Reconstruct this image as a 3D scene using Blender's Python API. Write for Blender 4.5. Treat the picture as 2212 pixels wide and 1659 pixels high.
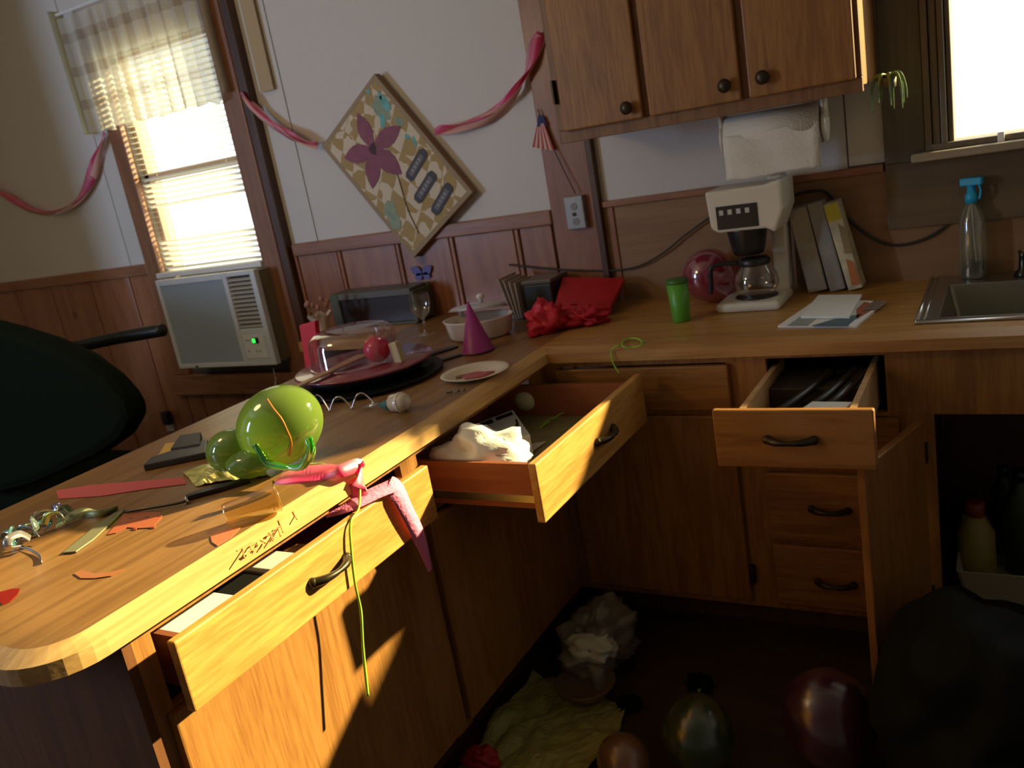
import bpy, math, random
from mathutils import Vector, Matrix, noise, Euler
random.seed(7)
sc = bpy.context.scene
for o in list(bpy.data.objects): bpy.data.objects.remove(o)

# ------------------------------------------------------------------ camera
FPX = 1886.06
CAM = Vector((1.2130, -2.8513, 1.5056)); ROT = Euler((1.30368, 0.171856, 0.499808), 'XYZ')
cd = bpy.data.cameras.new('camera'); cam = bpy.data.objects.new('camera', cd)
sc.collection.objects.link(cam); sc.camera = cam
cam.location = CAM; cam.rotation_euler = ROT
cd.sensor_width = 36; cd.lens = FPX/2212*36; cd.clip_start = 0.02
cd.dof.use_dof = True; cd.dof.focus_distance = 1.6; cd.dof.aperture_fstop = 5.6
# ------------------------------------------------------------------ world, sun, lights, exposure
w = bpy.data.worlds.new('world'); sc.world = w; w.use_nodes = True
wn = w.node_tree.nodes; wn['Background'].inputs[0].default_value = (0.90, 0.97, 1.0, 1); wn['Background'].inputs[1].default_value = 3.0
def light(name, kind, loc, energy, color, to=None, **k):
    d = bpy.data.lights.new(name, kind); o = bpy.data.objects.new(name, d); sc.collection.objects.link(o)
    o.location = loc; d.energy = energy; d.color = color
    for a, v in k.items(): setattr(d, a, v)
    if to is not None: o.rotation_euler = (Vector(to)-Vector(loc)).to_track_quat('-Z', 'Y').to_euler()
    return o
SUNV = Vector((0.86, 1.0, 0.54)).normalized()
light('sun', 'SUN', SUNV*10, 24.0, (1.0, 0.80, 0.38), to=(0, 0, 0), angle=math.radians(1.6))
light('cool_fill', 'AREA', (-3.3, -3.9, 1.70), 42, (0.50, 0.68, 1.0), to=(-1.6, 0, 1.4), shape='RECTANGLE', size=0.22, size_y=1.1)  # unseen bluish fill, added to cool the wall around the window
light('warm_fill', 'POINT', (-1.15, -2.0, 2.02), 17, (1.0, 0.71, 0.33), shadow_soft_size=0.16)  # unseen warm fill, added to brighten the walls and worktop
sc.view_settings.view_transform = 'Standard'; sc.view_settings.look = 'None'
sc.view_settings.exposure = 0.0; sc.view_settings.gamma = 1.0; sc.view_settings.use_curve_mapping = False

# ------------------------------------------------------------------ helpers
RM = ROT.to_matrix()
def at(u, v, ax, val):
    """point of the plane (ax = val) that the photograph shows at pixel u, v"""
    d = RM @ Vector(((u-1106)/FPX, -(v-829.5)/FPX, -1.0)); i = 'xyz'.index(ax)
    return CAM + d*((val-CAM[i])/d[i])

class M:
    def __init__(s): s.v = []; s.f = []
    def add(s, vs, fs):
        n = len(s.v); s.v += [Vector(p) for p in vs]; s.f += [tuple(i+n for i in f) for f in fs]; return s
    def box(s, x0, x1, y0, y1, z0, z1):
        vs = [(x, y, z) for x in (x0, x1) for y in (y0, y1) for z in (z0, z1)]
        return s.add(vs, [(0,1,3,2),(4,6,7,5),(0,4,5,1),(2,3,7,6),(0,2,6,4),(1,5,7,3)])
    def obox(s, c, a, b, n):
        """box from centre and three half-axis vectors"""
        c, a, b, n = map(Vector, (c, a, b, n))
        vs = [c+a*i+b*j+n*k for i in (-1,1) for j in (-1,1) for k in (-1,1)]
        return s.add(vs, [(0,1,3,2),(4,6,7,5),(0,4,5,1),(2,3,7,6),(0,2,6,4),(1,5,7,3)])
    def prism(s, pts, d):
        """polygon pts (3d) extruded by vector d"""
        n = len(pts); d = Vector(d); vs = [Vector(p) for p in pts]; vs += [p+d for p in vs]
        fs = [tuple(range(n))[::-1], tuple(range(n, 2*n))]+[(i, (i+1) % n, (i+1) % n+n, i+n) for i in range(n)]
        return s.add(vs, fs)
    def lathe(s, prof, c=(0,0,0), ax=(0,0,1), n=24, cap=True):
        """prof: list of (radius, height)"""
        ax = Vector(ax).normalized(); q = ax.to_track_quat('Z', 'Y'); c = Vector(c); vs = []
        for r, h in prof:
            for k in range(n):
                t = 2*math.pi*k/n; vs.append(c+q @ Vector((r*math.cos(t), r*math.sin(t), h)))
        fs = [(j*n+k, j*n+(k+1) % n, (j+1)*n+(k+1) % n, (j+1)*n+k) for j in range(len(prof)-1) for k in range(n)]
        if cap: fs += [tuple(range(n))[::-1], tuple(range((len(prof)-1)*n, len(prof)*n))]
        return s.add(vs, fs)
    def ell(s, c, r, rot=None, nu=28, nv=18, fn=None):
        c = Vector(c); vs = []; rot = rot or Matrix.Identity(3)
        for j in range(nv+1):
            p = math.pi*j/nv
            for k in range(nu):
                t = 2*math.pi*k/nu
                d = Vector((math.sin(p)*math.cos(t), math.sin(p)*math.sin(t), math.cos(p)))
                m = fn(d) if fn else 1
                vs.append(c+rot @ Vector((d.x*r[0]*m, d.y*r[1]*m, d.z*r[2]*m)))
        return s.add(vs, [(j*nu+k, (j+1)*nu+k, (j+1)*nu+(k+1) % nu, j*nu+(k+1) % nu) for j in range(nv) for k in range(nu)])
    def tube(s, path, r, n=8):
        P = smooth(path) if len(path) > 2 else [Vector(p) for p in path]
        vs = []; up = Vector((0.13, 0.21, 0.97))
        for i, p in enumerate(P):
            t = (P[min(i+1, len(P)-1)]-P[max(i-1, 0)]).normalized(); a = t.cross(up)
            if a.length < 1e-3: a = t.cross(Vector((1, 0, 0)))
            a.normalize(); b = t.cross(a); rr = r(i/(len(P)-1)) if callable(r) else r
            for k in range(n):
                q = 2*math.pi*k/n; vs.append(p+(a*math.cos(q)+b*math.sin(q))*rr)
        m = len(P)
        fs = [(j*n+k, j*n+(k+1) % n, (j+1)*n+(k+1) % n, (j+1)*n+k) for j in range(m-1) for k in range(n)]
        fs += [tuple(range(n))[::-1], tuple(range((m-1)*n, m*n))]
        return s.add(vs, fs)
    def ribbon(s, path, wid, twist=0.0, ref=(0,1,0), th=0.0006, ph=0.0):
        """a flat strip that twists along a smooth path; wid may be a function of 0..1"""
        P = smooth(path, 8); m = len(P); A = []; B = []
        for i, p in enumerate(P):
            t = (P[min(i+1, m-1)]-P[max(i-1, 0)]).normalized(); q = i/(m-1)
            a = t.cross(Vector(ref)); a = a.normalized() if a.length > 1e-3 else Vector((0,0,1)); b = t.cross(a)
            g = twist*q+ph; d = a*math.cos(g)+b*math.sin(g); nn = t.cross(d).normalized()*th
            ww = wid(q) if callable(wid) else wid
            A.append((p-d*ww/2, p+d*ww/2, nn))
        vs = []
        for l, r, nn in A: vs += [l+nn, r+nn, r-nn, l-nn]
        fs = [(4*i+k, 4*i+(k+1) % 4, 4*i+4+(k+1) % 4, 4*i+4+k) for i in range(m-1) for k in range(4)]
        fs += [(3,2,1,0), (4*m-4, 4*m-3, 4*m-2, 4*m-1)]
        return s.add(vs, fs)
    def go(s, name, mat, parent=None, smooth_=False, bev=0.0, sub=0):
        off = Vector((0,0,0)); q = parent
        if q is not None: off = q['_o'] if '_o' in q.keys() else (0,0,0)
        off = Vector(off)
        me = bpy.data.meshes.new(name); me.from_pydata([p-off for p in s.v], [], s.f); me.update()
        o = bpy.data.objects.new(name, me); sc.collection.objects.link(o)
        me.materials.append(mat); o.parent = parent
        if parent is not None: o['_o'] = tuple(off)
        import bmesh
        bm = bmesh.new(); bm.from_mesh(me); bmesh.ops.recalc_face_normals(bm, faces=bm.faces); bm.to_mesh(me); bm.free()
        if smooth_:
            for p in me.polygons: p.use_smooth = True
        if bev:
            b = o.modifiers.new('b', 'BEVEL'); b.width = bev; b.segments = 2; b.limit_method = 'ANGLE'
        if sub:
            b = o.modifiers.new('s', 'SUBSURF'); b.levels = b.render_levels = sub
        return o
def smooth(path, k=8):
    P = [Vector(p) for p in path]; out = []
    for i in range(len(P)-1):
        p0 = P[max(i-1, 0)]; p1 = P[i]; p2 = P[i+1]; p3 = P[min(i+2, len(P)-1)]
        for j in range(k):
            t = j/k; out.append(0.5*((2*p1)+(p2-p0)*t+(2*p0-5*p1+4*p2-p3)*t*t+(3*p1-p0-3*p2+p3)*t**3))
    return out+[P[-1]]
def T(name, label, cat, loc, group=None):
    o = bpy.data.objects.new(name, None); sc.collection.objects.link(o); o.location = loc; o.empty_display_size = 0.05
    o['_o'] = tuple(loc); o['label'] = label; o['category'] = cat
    if group: o['group'] = group
    return o
def tag(o, label, cat, group=None):
    o['label'] = label; o['category'] = cat
    if group: o['group'] = group
    return o
def struct(o): o['kind'] = 'structure'; return o
def lab(o, l): o['label'] = l; return o

# ------------------------------------------------------------------ materials
def mat(name, col, rough=0.5, metal=0.0, spec=0.5, bump=0.0, bscale=60, vary=0.0, trans=0.0, emit=None, coat=0.0, sheen=0.0):
    m = bpy.data.materials.new(name); m.use_nodes = True; n = m.node_tree.nodes; l = m.node_tree.links; p = n['Principled BSDF']
    p.inputs['Base Color'].default_value = (*col, 1); p.inputs['Roughness'].default_value = rough; p.inputs['Metallic'].default_value = metal
    p.inputs['Specular IOR Level'].default_value = spec; p.inputs['Coat Weight'].default_value = coat
    tc = n.new('ShaderNodeTexCoord'); nz = n.new('ShaderNodeTexNoise'); nz.inputs['Scale'].default_value = bscale; nz.inputs['Detail'].default_value = 4
    l.new(tc.outputs['Object'], nz.inputs['Vector'])
    if vary:
        r = n.new('ShaderNodeValToRGB'); l.new(nz.outputs['Fac'], r.inputs['Fac'])
        r.color_ramp.elements[0].position = 0.3; r.color_ramp.elements[1].position = 0.7
        r.color_ramp.elements[0].color = (*[c*(1-vary) for c in col], 1); r.color_ramp.elements[1].color = (*[min(1, c*(1+vary)) for c in col], 1)
        l.new(r.outputs['Color'], p.inputs['Base Color'])
    if bump:
        b = n.new('ShaderNodeBump'); b.inputs['Strength'].default_value = bump; b.inputs['Distance'].default_value = 0.01
        l.new(nz.outputs['Fac'], b.inputs['Height']); l.new(b.outputs['Normal'], p.inputs['Normal'])
    if emit: p.inputs['Emission Color'].default_value = (*emit[0], 1); p.inputs['Emission Strength'].default_value = emit[1]
    return m
def wood(name, c1, c2, axis='z', scale=18, stretch=14, rough=0.45, dist=1.5, knots=False, coat=0.0):
    m = bpy.data.materials.new(name); m.use_nodes = True; n = m.node_tree.nodes; l = m.node_tree.links; p = n['Principled BSDF']
    tc = n.new('ShaderNodeTexCoord'); mp = n.new('ShaderNodeMapping'); s = [scale]*3; s['xyz'.index(axis)] = scale/stretch
    mp.inputs['Scale'].default_value = s; l.new(tc.outputs['Object'], mp.inputs['Vector'])
    a = n.new('ShaderNodeTexNoise'); a.inputs['Scale'].default_value = 1.0; a.inputs['Detail'].default_value = 3; a.inputs['Distortion'].default_value = dist
    b = n.new('ShaderNodeTexNoise'); b.inputs['Scale'].default_value = 7.0; b.inputs['Detail'].default_value = 5
    l.new(mp.outputs['Vector'], a.inputs['Vector']); l.new(mp.outputs['Vector'], b.inputs['Vector'])
    mx = n.new('ShaderNodeMix'); mx.inputs[0].default_value = 0.42; l.new(a.outputs['Fac'], mx.inputs[2]); l.new(b.outputs['Fac'], mx.inputs[3])
    r = n.new('ShaderNodeValToRGB'); l.new(mx.outputs[0], r.inputs['Fac'])
    r.color_ramp.elements[0].position = 0.40; r.color_ramp.elements[0].color = (*c2, 1)
    r.color_ramp.elements[1].position = 0.58; r.color_ramp.elements[1].color = (*c1, 1)
    out = r.outputs['Color']
    if knots:
        v = n.new('ShaderNodeTexVoronoi'); v.inputs['Scale'].default_value = 3.2; l.new(tc.outputs['Object'], v.inputs['Vector'])
        r2 = n.new('ShaderNodeValToRGB'); r2.color_ramp.elements[0].position = 0.05; r2.color_ramp.elements[0].color = (0.25,0.16,0.12,1)
        r2.color_ramp.elements[1].position = 0.12; r2.color_ramp.elements[1].color = (1,1,1,1); l.new(v.outputs['Distance'], r2.inputs['Fac'])
        mm = n.new('ShaderNodeMix'); mm.data_type = 'RGBA'; mm.blend_type = 'MULTIPLY'; mm.inputs[0].default_value = 1
        l.new(out, mm.inputs[6]); l.new(r2.outputs['Color'], mm.inputs[7]); out = mm.outputs[2]
    l.new(out, p.inputs['Base Color']); p.inputs['Roughness'].default_value = rough; p.inputs['Coat Weight'].default_value = coat; p.inputs['Coat Roughness'].default_value = 0.25
    bp = n.new('ShaderNodeBump'); bp.inputs['Strength'].default_value = 0.12; bp.inputs['Distance'].default_value = 0.004
    l.new(b.outputs['Fac'], bp.inputs['Height']); l.new(bp.outputs['Normal'], p.inputs['Normal'])
    return m
def clear(name, tint=(1,1,1), refl=0.12, rough=0.03, body=None, bodyfac=0.0, rim=0.7):
    """thin clear sheet: lets light through, reflects by Fresnel, optional translucent body colour"""
    m = bpy.data.materials.new(name); m.use_nodes = True; n = m.node_tree.nodes; l = m.node_tree.links; n.remove(n['Principled BSDF'])
    t = n.new('ShaderNodeBsdfTransparent'); t.inputs[0].default_value = (*tint, 1)
    g = n.new('ShaderNodeBsdfGlossy'); g.inputs['Roughness'].default_value = rough; g.inputs['Color'].default_value = (1,1,1,1)
    lw = n.new('ShaderNodeLayerWeight'); lw.inputs['Blend'].default_value = 0.25
    ma = n.new('ShaderNodeMath'); ma.operation = 'MULTIPLY_ADD'; ma.inputs[1].default_value = rim; ma.inputs[2].default_value = refl; ma.use_clamp = True
    l.new(lw.outputs['Facing'], ma.inputs[0]); mx = n.new('ShaderNodeMixShader'); l.new(ma.outputs[0], mx.inputs[0])
    src = t.outputs[0]
    if body:
        tr = n.new('ShaderNodeBsdfTranslucent'); tr.inputs[0].default_value = (*body, 1); df = n.new('ShaderNodeBsdfDiffuse'); df.inputs[0].default_value = (*body, 1)
        m1 = n.new('ShaderNodeMixShader'); m1.inputs[0].default_value = 0.5; l.new(tr.outputs[0], m1.inputs[1]); l.new(df.outputs[0], m1.inputs[2])
        m2 = n.new('ShaderNodeMixShader'); m2.inputs[0].default_value = bodyfac; l.new(src, m2.inputs[1]); l.new(m1.outputs[0], m2.inputs[2]); src = m2.outputs[0]
    l.new(src, mx.inputs[1]); l.new(g.outputs[0], mx.inputs[2]); l.new(mx.outputs[0], n['Material Output'].inputs['Surface'])
    return m
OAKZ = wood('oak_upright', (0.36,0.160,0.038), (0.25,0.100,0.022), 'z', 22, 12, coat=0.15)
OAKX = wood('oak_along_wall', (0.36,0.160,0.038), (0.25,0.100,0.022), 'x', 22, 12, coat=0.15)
OAKY_LIT = wood('oak_peninsula_sunlit', (0.62,0.330,0.080), (0.47,0.215,0.045), 'y', 22, 12, coat=0.15)  # same oak as the doors, lightened so the drawer fronts look sunlit
PINE = wood('pine_upright', (0.36,0.135,0.055), (0.26,0.085,0.033), 'z', 12, 10, knots=True, coat=0.8)
PINEX = wood('pine_along', (0.34,0.140,0.065), (0.24,0.090,0.040), 'x', 14, 10, coat=0.3)
DARKW = wood('dark_stained_wood', (0.10,0.045,0.020), (0.06,0.025,0.012), 'z', 14, 10)
LAMY = wood('laminate_peninsula_dimmed', (0.29,0.145,0.045), (0.205,0.095,0.027), 'y', 13, 16, rough=0.38, dist=2.5, coat=0.1)  # same laminate as the wall run, darkened to tone down the sun on it
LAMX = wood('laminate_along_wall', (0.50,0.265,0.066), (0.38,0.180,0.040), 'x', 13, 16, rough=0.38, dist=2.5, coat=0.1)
SPLASH = wood('splash_laminate', (0.30,0.165,0.075), (0.25,0.130,0.055), 'x', 9, 14, rough=0.5)
INNER = mat('raw_drawer_wood', (0.55,0.33,0.15), 0.6, vary=0.15, bscale=30)
WALLW = mat('white_wall_panel', (0.66,0.62,0.57), 0.55, bump=0.05, bscale=180, vary=0.03)
WALLB = mat('wall_core', (0.25,0.22,0.2), 0.9)
CEIL = mat('ceiling_white', (0.8,0.78,0.74), 0.8)
FLOOR = wood('dark_vinyl_floor', (0.060,0.036,0.014), (0.036,0.021,0.008), 'x', 8, 5, rough=0.4)
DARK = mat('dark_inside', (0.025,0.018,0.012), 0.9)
BLACK = mat('black_plastic', (0.012,0.012,0.012), 0.35)
BLKF = mat('black_fabric', (0.007,0.010,0.005), 0.95, spec=0.05, bump=0.2, bscale=300)
BRASS = mat('aged_brass', (0.055,0.042,0.022), 0.4, 0.7)
STEEL = mat('brushed_steel', (0.55,0.54,0.50), 0.28, 1.0)
CHROME = mat('chrome', (0.8,0.8,0.8), 0.1, 1.0)
WHITE = mat('white_plastic', (0.80,0.80,0.80), 0.35)
CREAM = mat('cream_plastic', (0.72,0.66,0.54), 0.35)
PAPER = mat('white_paper', (0.82,0.82,0.80), 0.7)
TOWEL = mat('paper_towel', (0.80,0.76,0.66), 0.9, bump=0.3, bscale=150)
GREY = mat('grey_card', (0.36,0.31,0.24), 0.7, vary=0.06)
PINK = clear('pink_crepe', (1.0,0.45,0.65), 0.02, 0.5, (0.90,0.10,0.30), 0.90)
PALEPINK = mat('pale_crepe', (0.70,0.38,0.32), 0.8)
GLASS = clear('window_glass', (0.98,1,0.99), 0.04)
CLEAR = clear('clear_glass', (0.95,0.95,0.93), 0.10)
SLAT = mat('white_blind_slat', (0.85,0.84,0.78), 0.5)

# ================================================================== SETTING
# back wall (y = 0): both windows sit in it
WX0, WX1, WZ1 = -2.335, -1.64, 2.22        # air-conditioner window opening
KX0, KX1, KZ0, KZ1 = 1.068, 2.05, 1.303, 2.19  # sink window opening
b = M()
b.box(-4.3, WX0, 0.004, 0.12, 0, 2.80).box(WX0, WX1, 0.004, 0.12, 0, 0.74).box(WX0, WX1, 0.004, 0.12, WZ1, 2.80)
b.box(WX1, KX0, 0.004, 0.12, 0, 2.80).box(KX0, KX1, 0.004, 0.12, 0, KZ0).box(KX0, KX1, 0.004, 0.12, KZ1, 2.80).box(KX1, 2.6, 0.004, 0.12, 0, 2.80)
wall = struct(b.go('wall_back', WALLB))
for x0, x1, z0, z1 in ((-4.3,-3.795,1.24,2.80),(-3.788,-2.569,1.24,2.80),(-2.563,-2.43,1.24,2.80),(-1.50,-1.345,1.24,2.80),(-2.43,-1.50,2.30,2.80),
                       (-1.339,-0.20,1.24,2.80),(-0.05,0.779,1.24,2.80),(0.784,0.885,1.27,2.80),(0.885,2.6,2.2,2.80),(2.15,2.6,1.0,2.2)):
    M().box(x0, x1, -0.001, 0.006, z0, z1).go('wall_panel', WALLW, wall)
# knotty pine wainscot: broad planks with a double bead between them
edges = [-4.28,-3.90,-3.58,-3.26,-2.92,-2.605,-2.432,-2.32,-2.03,-1.75,-1.478,-1.234,-0.929,-0.669,-0.38,-0.222]
for i in range(len(edges)-1):
    a, c = edges[i], edges[i+1]; top = 1.235 if (c < -2.43 or a > -1.6) else 0.70
    M().box(a+0.014, c-0.014, -0.012, 0.006, 0.10, top).go('plank', PINE, wall, bev=0.003)
    if i: M().box(a-0.009, a+0.009, -0.016, 0.006, 0.10, top ).go('bead_strip', PINEX if False else PINE, wall, bev=0.005)
struct(M().box(-4.28, WX0-0.09, -0.028, 0.004, 1.208, 1.262).go('trim_1', PINEX, bev=0.006))
struct(M().box(WX1+0.165, -0.222, -0.028, 0.004, 1.208, 1.262).go('trim_2', PINEX, bev=0.006))
struct(M().box(-0.222, -0.052, -0.020, 0.004, 0.912, 2.80).go('trim_3', wood('red_pine_post', (0.32,0.13,0.07), (0.24,0.09,0.045), 'z', 14, 12, coat=0.2), bev=0.003))
struct(M().box(-0.052, -0.028, -0.030, 0.004, 0.912, 2.80).go('trim_4', DARKW, bev=0.003))
struct(M().box(-0.028, 0.88, -0.018, 0.004, 1.243, 1.266).go('trim_5', PINEX, bev=0.004))
struct(M().box(-0.004, 0.012, -0.012, 0.004, 0.912, 1.243).go('trim_6', PINE, bev=0.003))
struct(M().box(-0.028, 2.5, -0.006, 0.006, 0.90, 1.243).go('trim_7', SPLASH))
struct(M().box(0.885, 2.2, -0.020, 0.004, 1.07, 1.262).go('trim_8', wood('sink_apron', (0.17,0.115,0.06), (0.13,0.085,0.045), 'x', 9, 12), bev=0.003))
struct(M().box(-4.28, -0.70, -0.02, 0.004, 0.0, 0.10).go('baseboard_back', PINEX, bev=0.004))
struct(M().box(-4.3, 2.6, -5.2, 0.12, -0.05, 0.0).go('floor', FLOOR))
struct(M().box(-4.3, 2.6, -5.2, 0.12, 2.80, 2.85).go('ceiling', CEIL))
struct(M().box(-4.4, -4.3, -5.2, 0.12, 0, 2.80).go('wall_left', WALLW))
struct(M().box(2.5, 2.6, -5.2, 0.12, 0, 2.80).go('wall_right', WALLW))
struct(M().box(-4.3, 2.6, -5.3, -5.2, 0, 2.80).go('wall_front', WALLW))
struct(M().box(-4.3, -3.04, -2.12, -2.02, 0, 2.80).go('light_blocker', WALLW))  # unseen slab, added to cut off the cool fill on the left wall

# ---- window_1: air-conditioner window
CAS = wood('window_casing', (0.30,0.125,0.055), (0.22,0.085,0.035), 'z', 12, 12, coat=0.6)
c = struct(M().box(WX0-0.092, WX0, -0.03, 0.004, 0.70, WZ1+0.09).go('window_1', CAS, bev=0.003))
M().box(WX1, WX1+0.105, -0.05, 0.004, 0.70, WZ1+0.09).go('window_casing', CAS, c, bev=0.003)
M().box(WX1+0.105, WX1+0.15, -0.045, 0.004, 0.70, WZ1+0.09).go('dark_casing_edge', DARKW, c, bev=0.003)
M().box(WX0, WX1, -0.03, 0.004, WZ1, WZ1+0.09).go('window_casing', CAS, c, bev=0.003)
M().box(WX0-0.12, WX1+0.14, -0.055, 0.004, 0.60, 0.70).go('window_apron', PINEX, c, bev=0.004)
M().box(WX0, WX0+0.03, 0.03, 0.06, 0.76, WZ1).box(WX1-0.03, WX1, 0.03, 0.06, 0.76, WZ1).box(WX0, WX1, 0.03, 0.065, 1.63, 1.665).box(WX0, WX1, 0.03, 0.06, WZ1-0.04, WZ1).go('window_sash', mat('sash_paint', (0.30,0.20,0.15), 0.5), c)
M().box(WX0+0.02, WX1-0.02, 0.075, 0.079, 0.76, WZ1).go('window_pane', GLASS, c)
# mini blind: one part per slat
bl = T('mini_blind', 'white horizontal mini blind behind the gathered curtain, above the air conditioner', 'blind', (WX0+0.35, -0.01, 1.20))
M().box(WX0+0.012, WX1-0.012, -0.020, 0.012, WZ1-0.035, WZ1-0.005).go('head_rail', SLAT, bl)
z = 1.224; k = 0
while z < WZ1-0.05:
    tilt = 0.10 if z > 1.655 else 0.60
    if 1.36 < z < 1.50: tilt = 0.05
    if z < 1.36: tilt = 0.75
    x0 = WX0+0.012+random.uniform(-.004, .004)
    M().obox(((x0+WX1-0.012)/2, 0.004, z), ((WX1-0.012-x0)/2, 0, 0), (0, 0.0115*math.cos(tilt), -0.0115*math.sin(tilt)), (0, 0, 0.0006)).go('blind_slat', SLAT, bl)
    z += 0.0245; k += 1
for x in (WX0+0.12, WX1-0.12): M().tube([(x, 0.004, 1.216), (x, 0.004, WZ1-0.03)], 0.0012, 5).go('blind_cord', SLAT, bl)

# ---- window_2: over the sink
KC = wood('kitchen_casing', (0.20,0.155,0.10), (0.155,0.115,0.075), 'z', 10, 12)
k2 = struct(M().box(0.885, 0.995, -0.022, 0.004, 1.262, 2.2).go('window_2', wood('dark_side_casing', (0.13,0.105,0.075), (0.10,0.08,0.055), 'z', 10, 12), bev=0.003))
for x0, x1, y0 in ((0.995,1.012,-0.028),(1.014,1.034,-0.016),(1.036,1.052,-0.024),(1.054,KX0,-0.010)):
    M().box(x0, x1, y0, 0.004, 1.285, 2.2).go('casing_bead', KC, k2, bev=0.003)
M().box(0.995, 2.16, -0.03, 0.004, 1.285, KZ0).go('window_frame', KC, k2, bev=0.003)
M().box(0.96, 2.2, -0.075, 0.004, 1.262, 1.285).go('window_sill', wood('sill', (0.42,0.34,0.22), (0.34,0.27,0.17), 'x', 10, 12), k2, bev=0.004)
M().box(1.175, 1.192, -0.045, -0.018, 1.283, 1.312).go('sash_lift', WHITE, k2, bev=0.003)
M().box(1.255, 1.285, -0.02, 0.0, 1.308, 1.324).go('sash_latch', STEEL, k2, bev=0.003)
M().box(KX0, KX1, 0.085, 0.089, KZ0, KZ1).go('window_pane', GLASS, k2)
M().box(KX1, 2.16, -0.03, 0.004, KZ0, 2.2).go('window_frame', KC, k2)

# ---- outside
struct(M().box(-12, 14, 0.13, 26, -0.75, -0.70).go('ground_outside', mat('dry_lawn', (0.42,0.45,0.28), 0.9, vary=0.2, bscale=3)))
hs = T('neighbour_house', 'pale house with porch seen through the blind', 'house', (-7, 9, -0.7))
M().box(-10, -4.4, 9, 13, -0.7, 1.1).go('wall', mat('pale_siding', (0.55,0.72,0.62), 0.8), hs)
M().prism([(-10.4,8.6,1.1),(-10.4,13.4,1.1),(-10.4,11,2.3)], (6.4,0,0)).go('roof', mat('pale_roof', (0.55,0.55,0.52), 0.8), hs)
for x in (-9.2, -7.4, -5.6): M().box(x, x+0.7, 8.95, 9.02, -0.1, 0.7).go('window', mat('far_window%g' % x, (0.12,0.16,0.16), 0.2), hs)
tag(M().ell((-5.2, 6.2, -0.1), (0.75,0.6,0.75), fn=lambda d: 1+0.18*noise.noise(d*4)).go('shrub', mat('dark_shrub', (0.05,0.08,0.03), 0.9), smooth_=True), 'round dark shrub outside in front of the pale house', 'shrub')

# ================================================================== COUNTERTOP
ct = T('countertop', 'L-shaped woodgrain laminate worktop running along wall and out as a peninsula', 'countertop', (0, -0.6, 0.87))
PE = -2.275; PL = -0.81; CR = 0.11
def ring(xr, yb, z, ins):
    """outline of peninsula slab, inset ins at its free right edge / end"""
    pts = [(PL, -0.02, z), (PL, PE+0.25, z)]
    for k in range(7):
        t = math.pi+math.pi/2*k/6; pts.append((PL+0.25+0.25*math.cos(t), PE+ins+0.25+(0.25)*math.sin(t), z))
    for k in range(9):
        t = -math.pi/2+math.pi/2*k/8; pts.append((-CR+(CR-ins)*math.cos(t), PE+CR+(CR-ins)*math.sin(t), z))
    pts += [(xr, -0.635+ins, z), (xr, -0.02, z)]
    return pts
def slab(m, r0, r1):
    n = len(r0); return m.add(r0+r1, [(i, (i+1) % n, (i+1) % n+n, i+n) for i in range(n)])
m = M(); A = ring(0, 0, 0.868, 0); B = ring(0, 0, 0.897, 0); C = ring(-0.034, 0, 0.910, 0.034)
EDG = wood('sunlit_edge_wood', (0.68,0.42,0.17), (0.55,0.31,0.11), 'y', 16, 14)  # edge band coloured lighter to paint in the sunlight along it
slab(m, A, B); slab(m, B, C); m.go('sunlit_edge', EDG, ct); m = M()
m.add(C, [tuple(range(len(C)))]); m.add(A, [tuple(range(len(A)))[::-1]])
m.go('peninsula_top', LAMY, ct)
# back run with a hole for the sink (x .995-1.62, y -.53..-.05)
SX0, SX1, SY0, SY1 = 1.02, 1.62, -0.515, -0.045
m = M(); X0, X1 = -0.034, 2.49
for x0, x1, y0, y1 in ((X0,SX0,-0.601,-0.006),(SX0,SX1,-0.601,SY0),(SX0,SX1,SY1,-0.006),(SX1,X1,-0.601,-0.006)):
    m.box(x0, x1, y0, y1, 0.872, 0.9105)
M().prism([(0.0,-0.601,0.868),(0.0,-0.635,0.868),(0.0,-0.635,0.897),(0.0,-0.601,0.9105)], (2.49,0,0)).go('front_edge', wood('edge_trim_along', (0.46,0.24,0.075), (0.36,0.17,0.05), 'x', 16, 14), ct)
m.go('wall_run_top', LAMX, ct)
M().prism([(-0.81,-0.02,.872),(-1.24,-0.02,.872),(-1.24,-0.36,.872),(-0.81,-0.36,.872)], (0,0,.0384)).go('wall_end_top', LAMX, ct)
M().box(-1.235,-0.815,-0.035,-0.02,0.80,0.872).box(-1.20,-1.18,-0.34,-0.02,0.0,0.872).go('support_panel', DARKW, ct)
# ---- marks on the peninsula edge (red writing-like strokes) and stains
REDM = mat('red_marker', (0.85,0.24,0.07), 0.7)
m = M()
def stroke(m, pts, r=0.0013):
    P = []
    for u, v in pts:   # on the sloping edge: z = 0.897 - 0.382 x
        d = RM @ Vector(((u-1106)/FPX, -(v-829.5)/FPX, -1.0)); t = (0.8975-CAM.z-0.382*CAM.x)/(d.z+0.382*d.x); P.append(CAM+d*t)
    m.tube(P, r, 6)
for pts in ([(512,1190),(545,1172)],[(524,1184),(528,1206)],[(540,1180),(556,1170)],[(538,1192),(553,1184)],[(540,1180),(545,1190),(556,1182)],[(562,1167),(574,1174)],
            [(566,1176),(572,1166)],[(583,1150),(589,1168)],[(576,1158),(592,1148)],[(584,1152),(590,1164)],[(600,1140),(606,1158)],[(590,1146),(604,1136)],[(604,1130),(611,1150)],[(604,1130),(602,1124)],[(633,1105),(641,1122)]):
    stroke(m, pts)
m.go('red_marker_writing', REDM, ct)['kind'] = 'stuff'
def stain(name, pts, matr, z=0.9107, up=0.0012):
    P = [at(u, v, 'z', z) for u, v in pts]; return M().prism(P, (0,0,up)).go(name, matr, ct)
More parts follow.
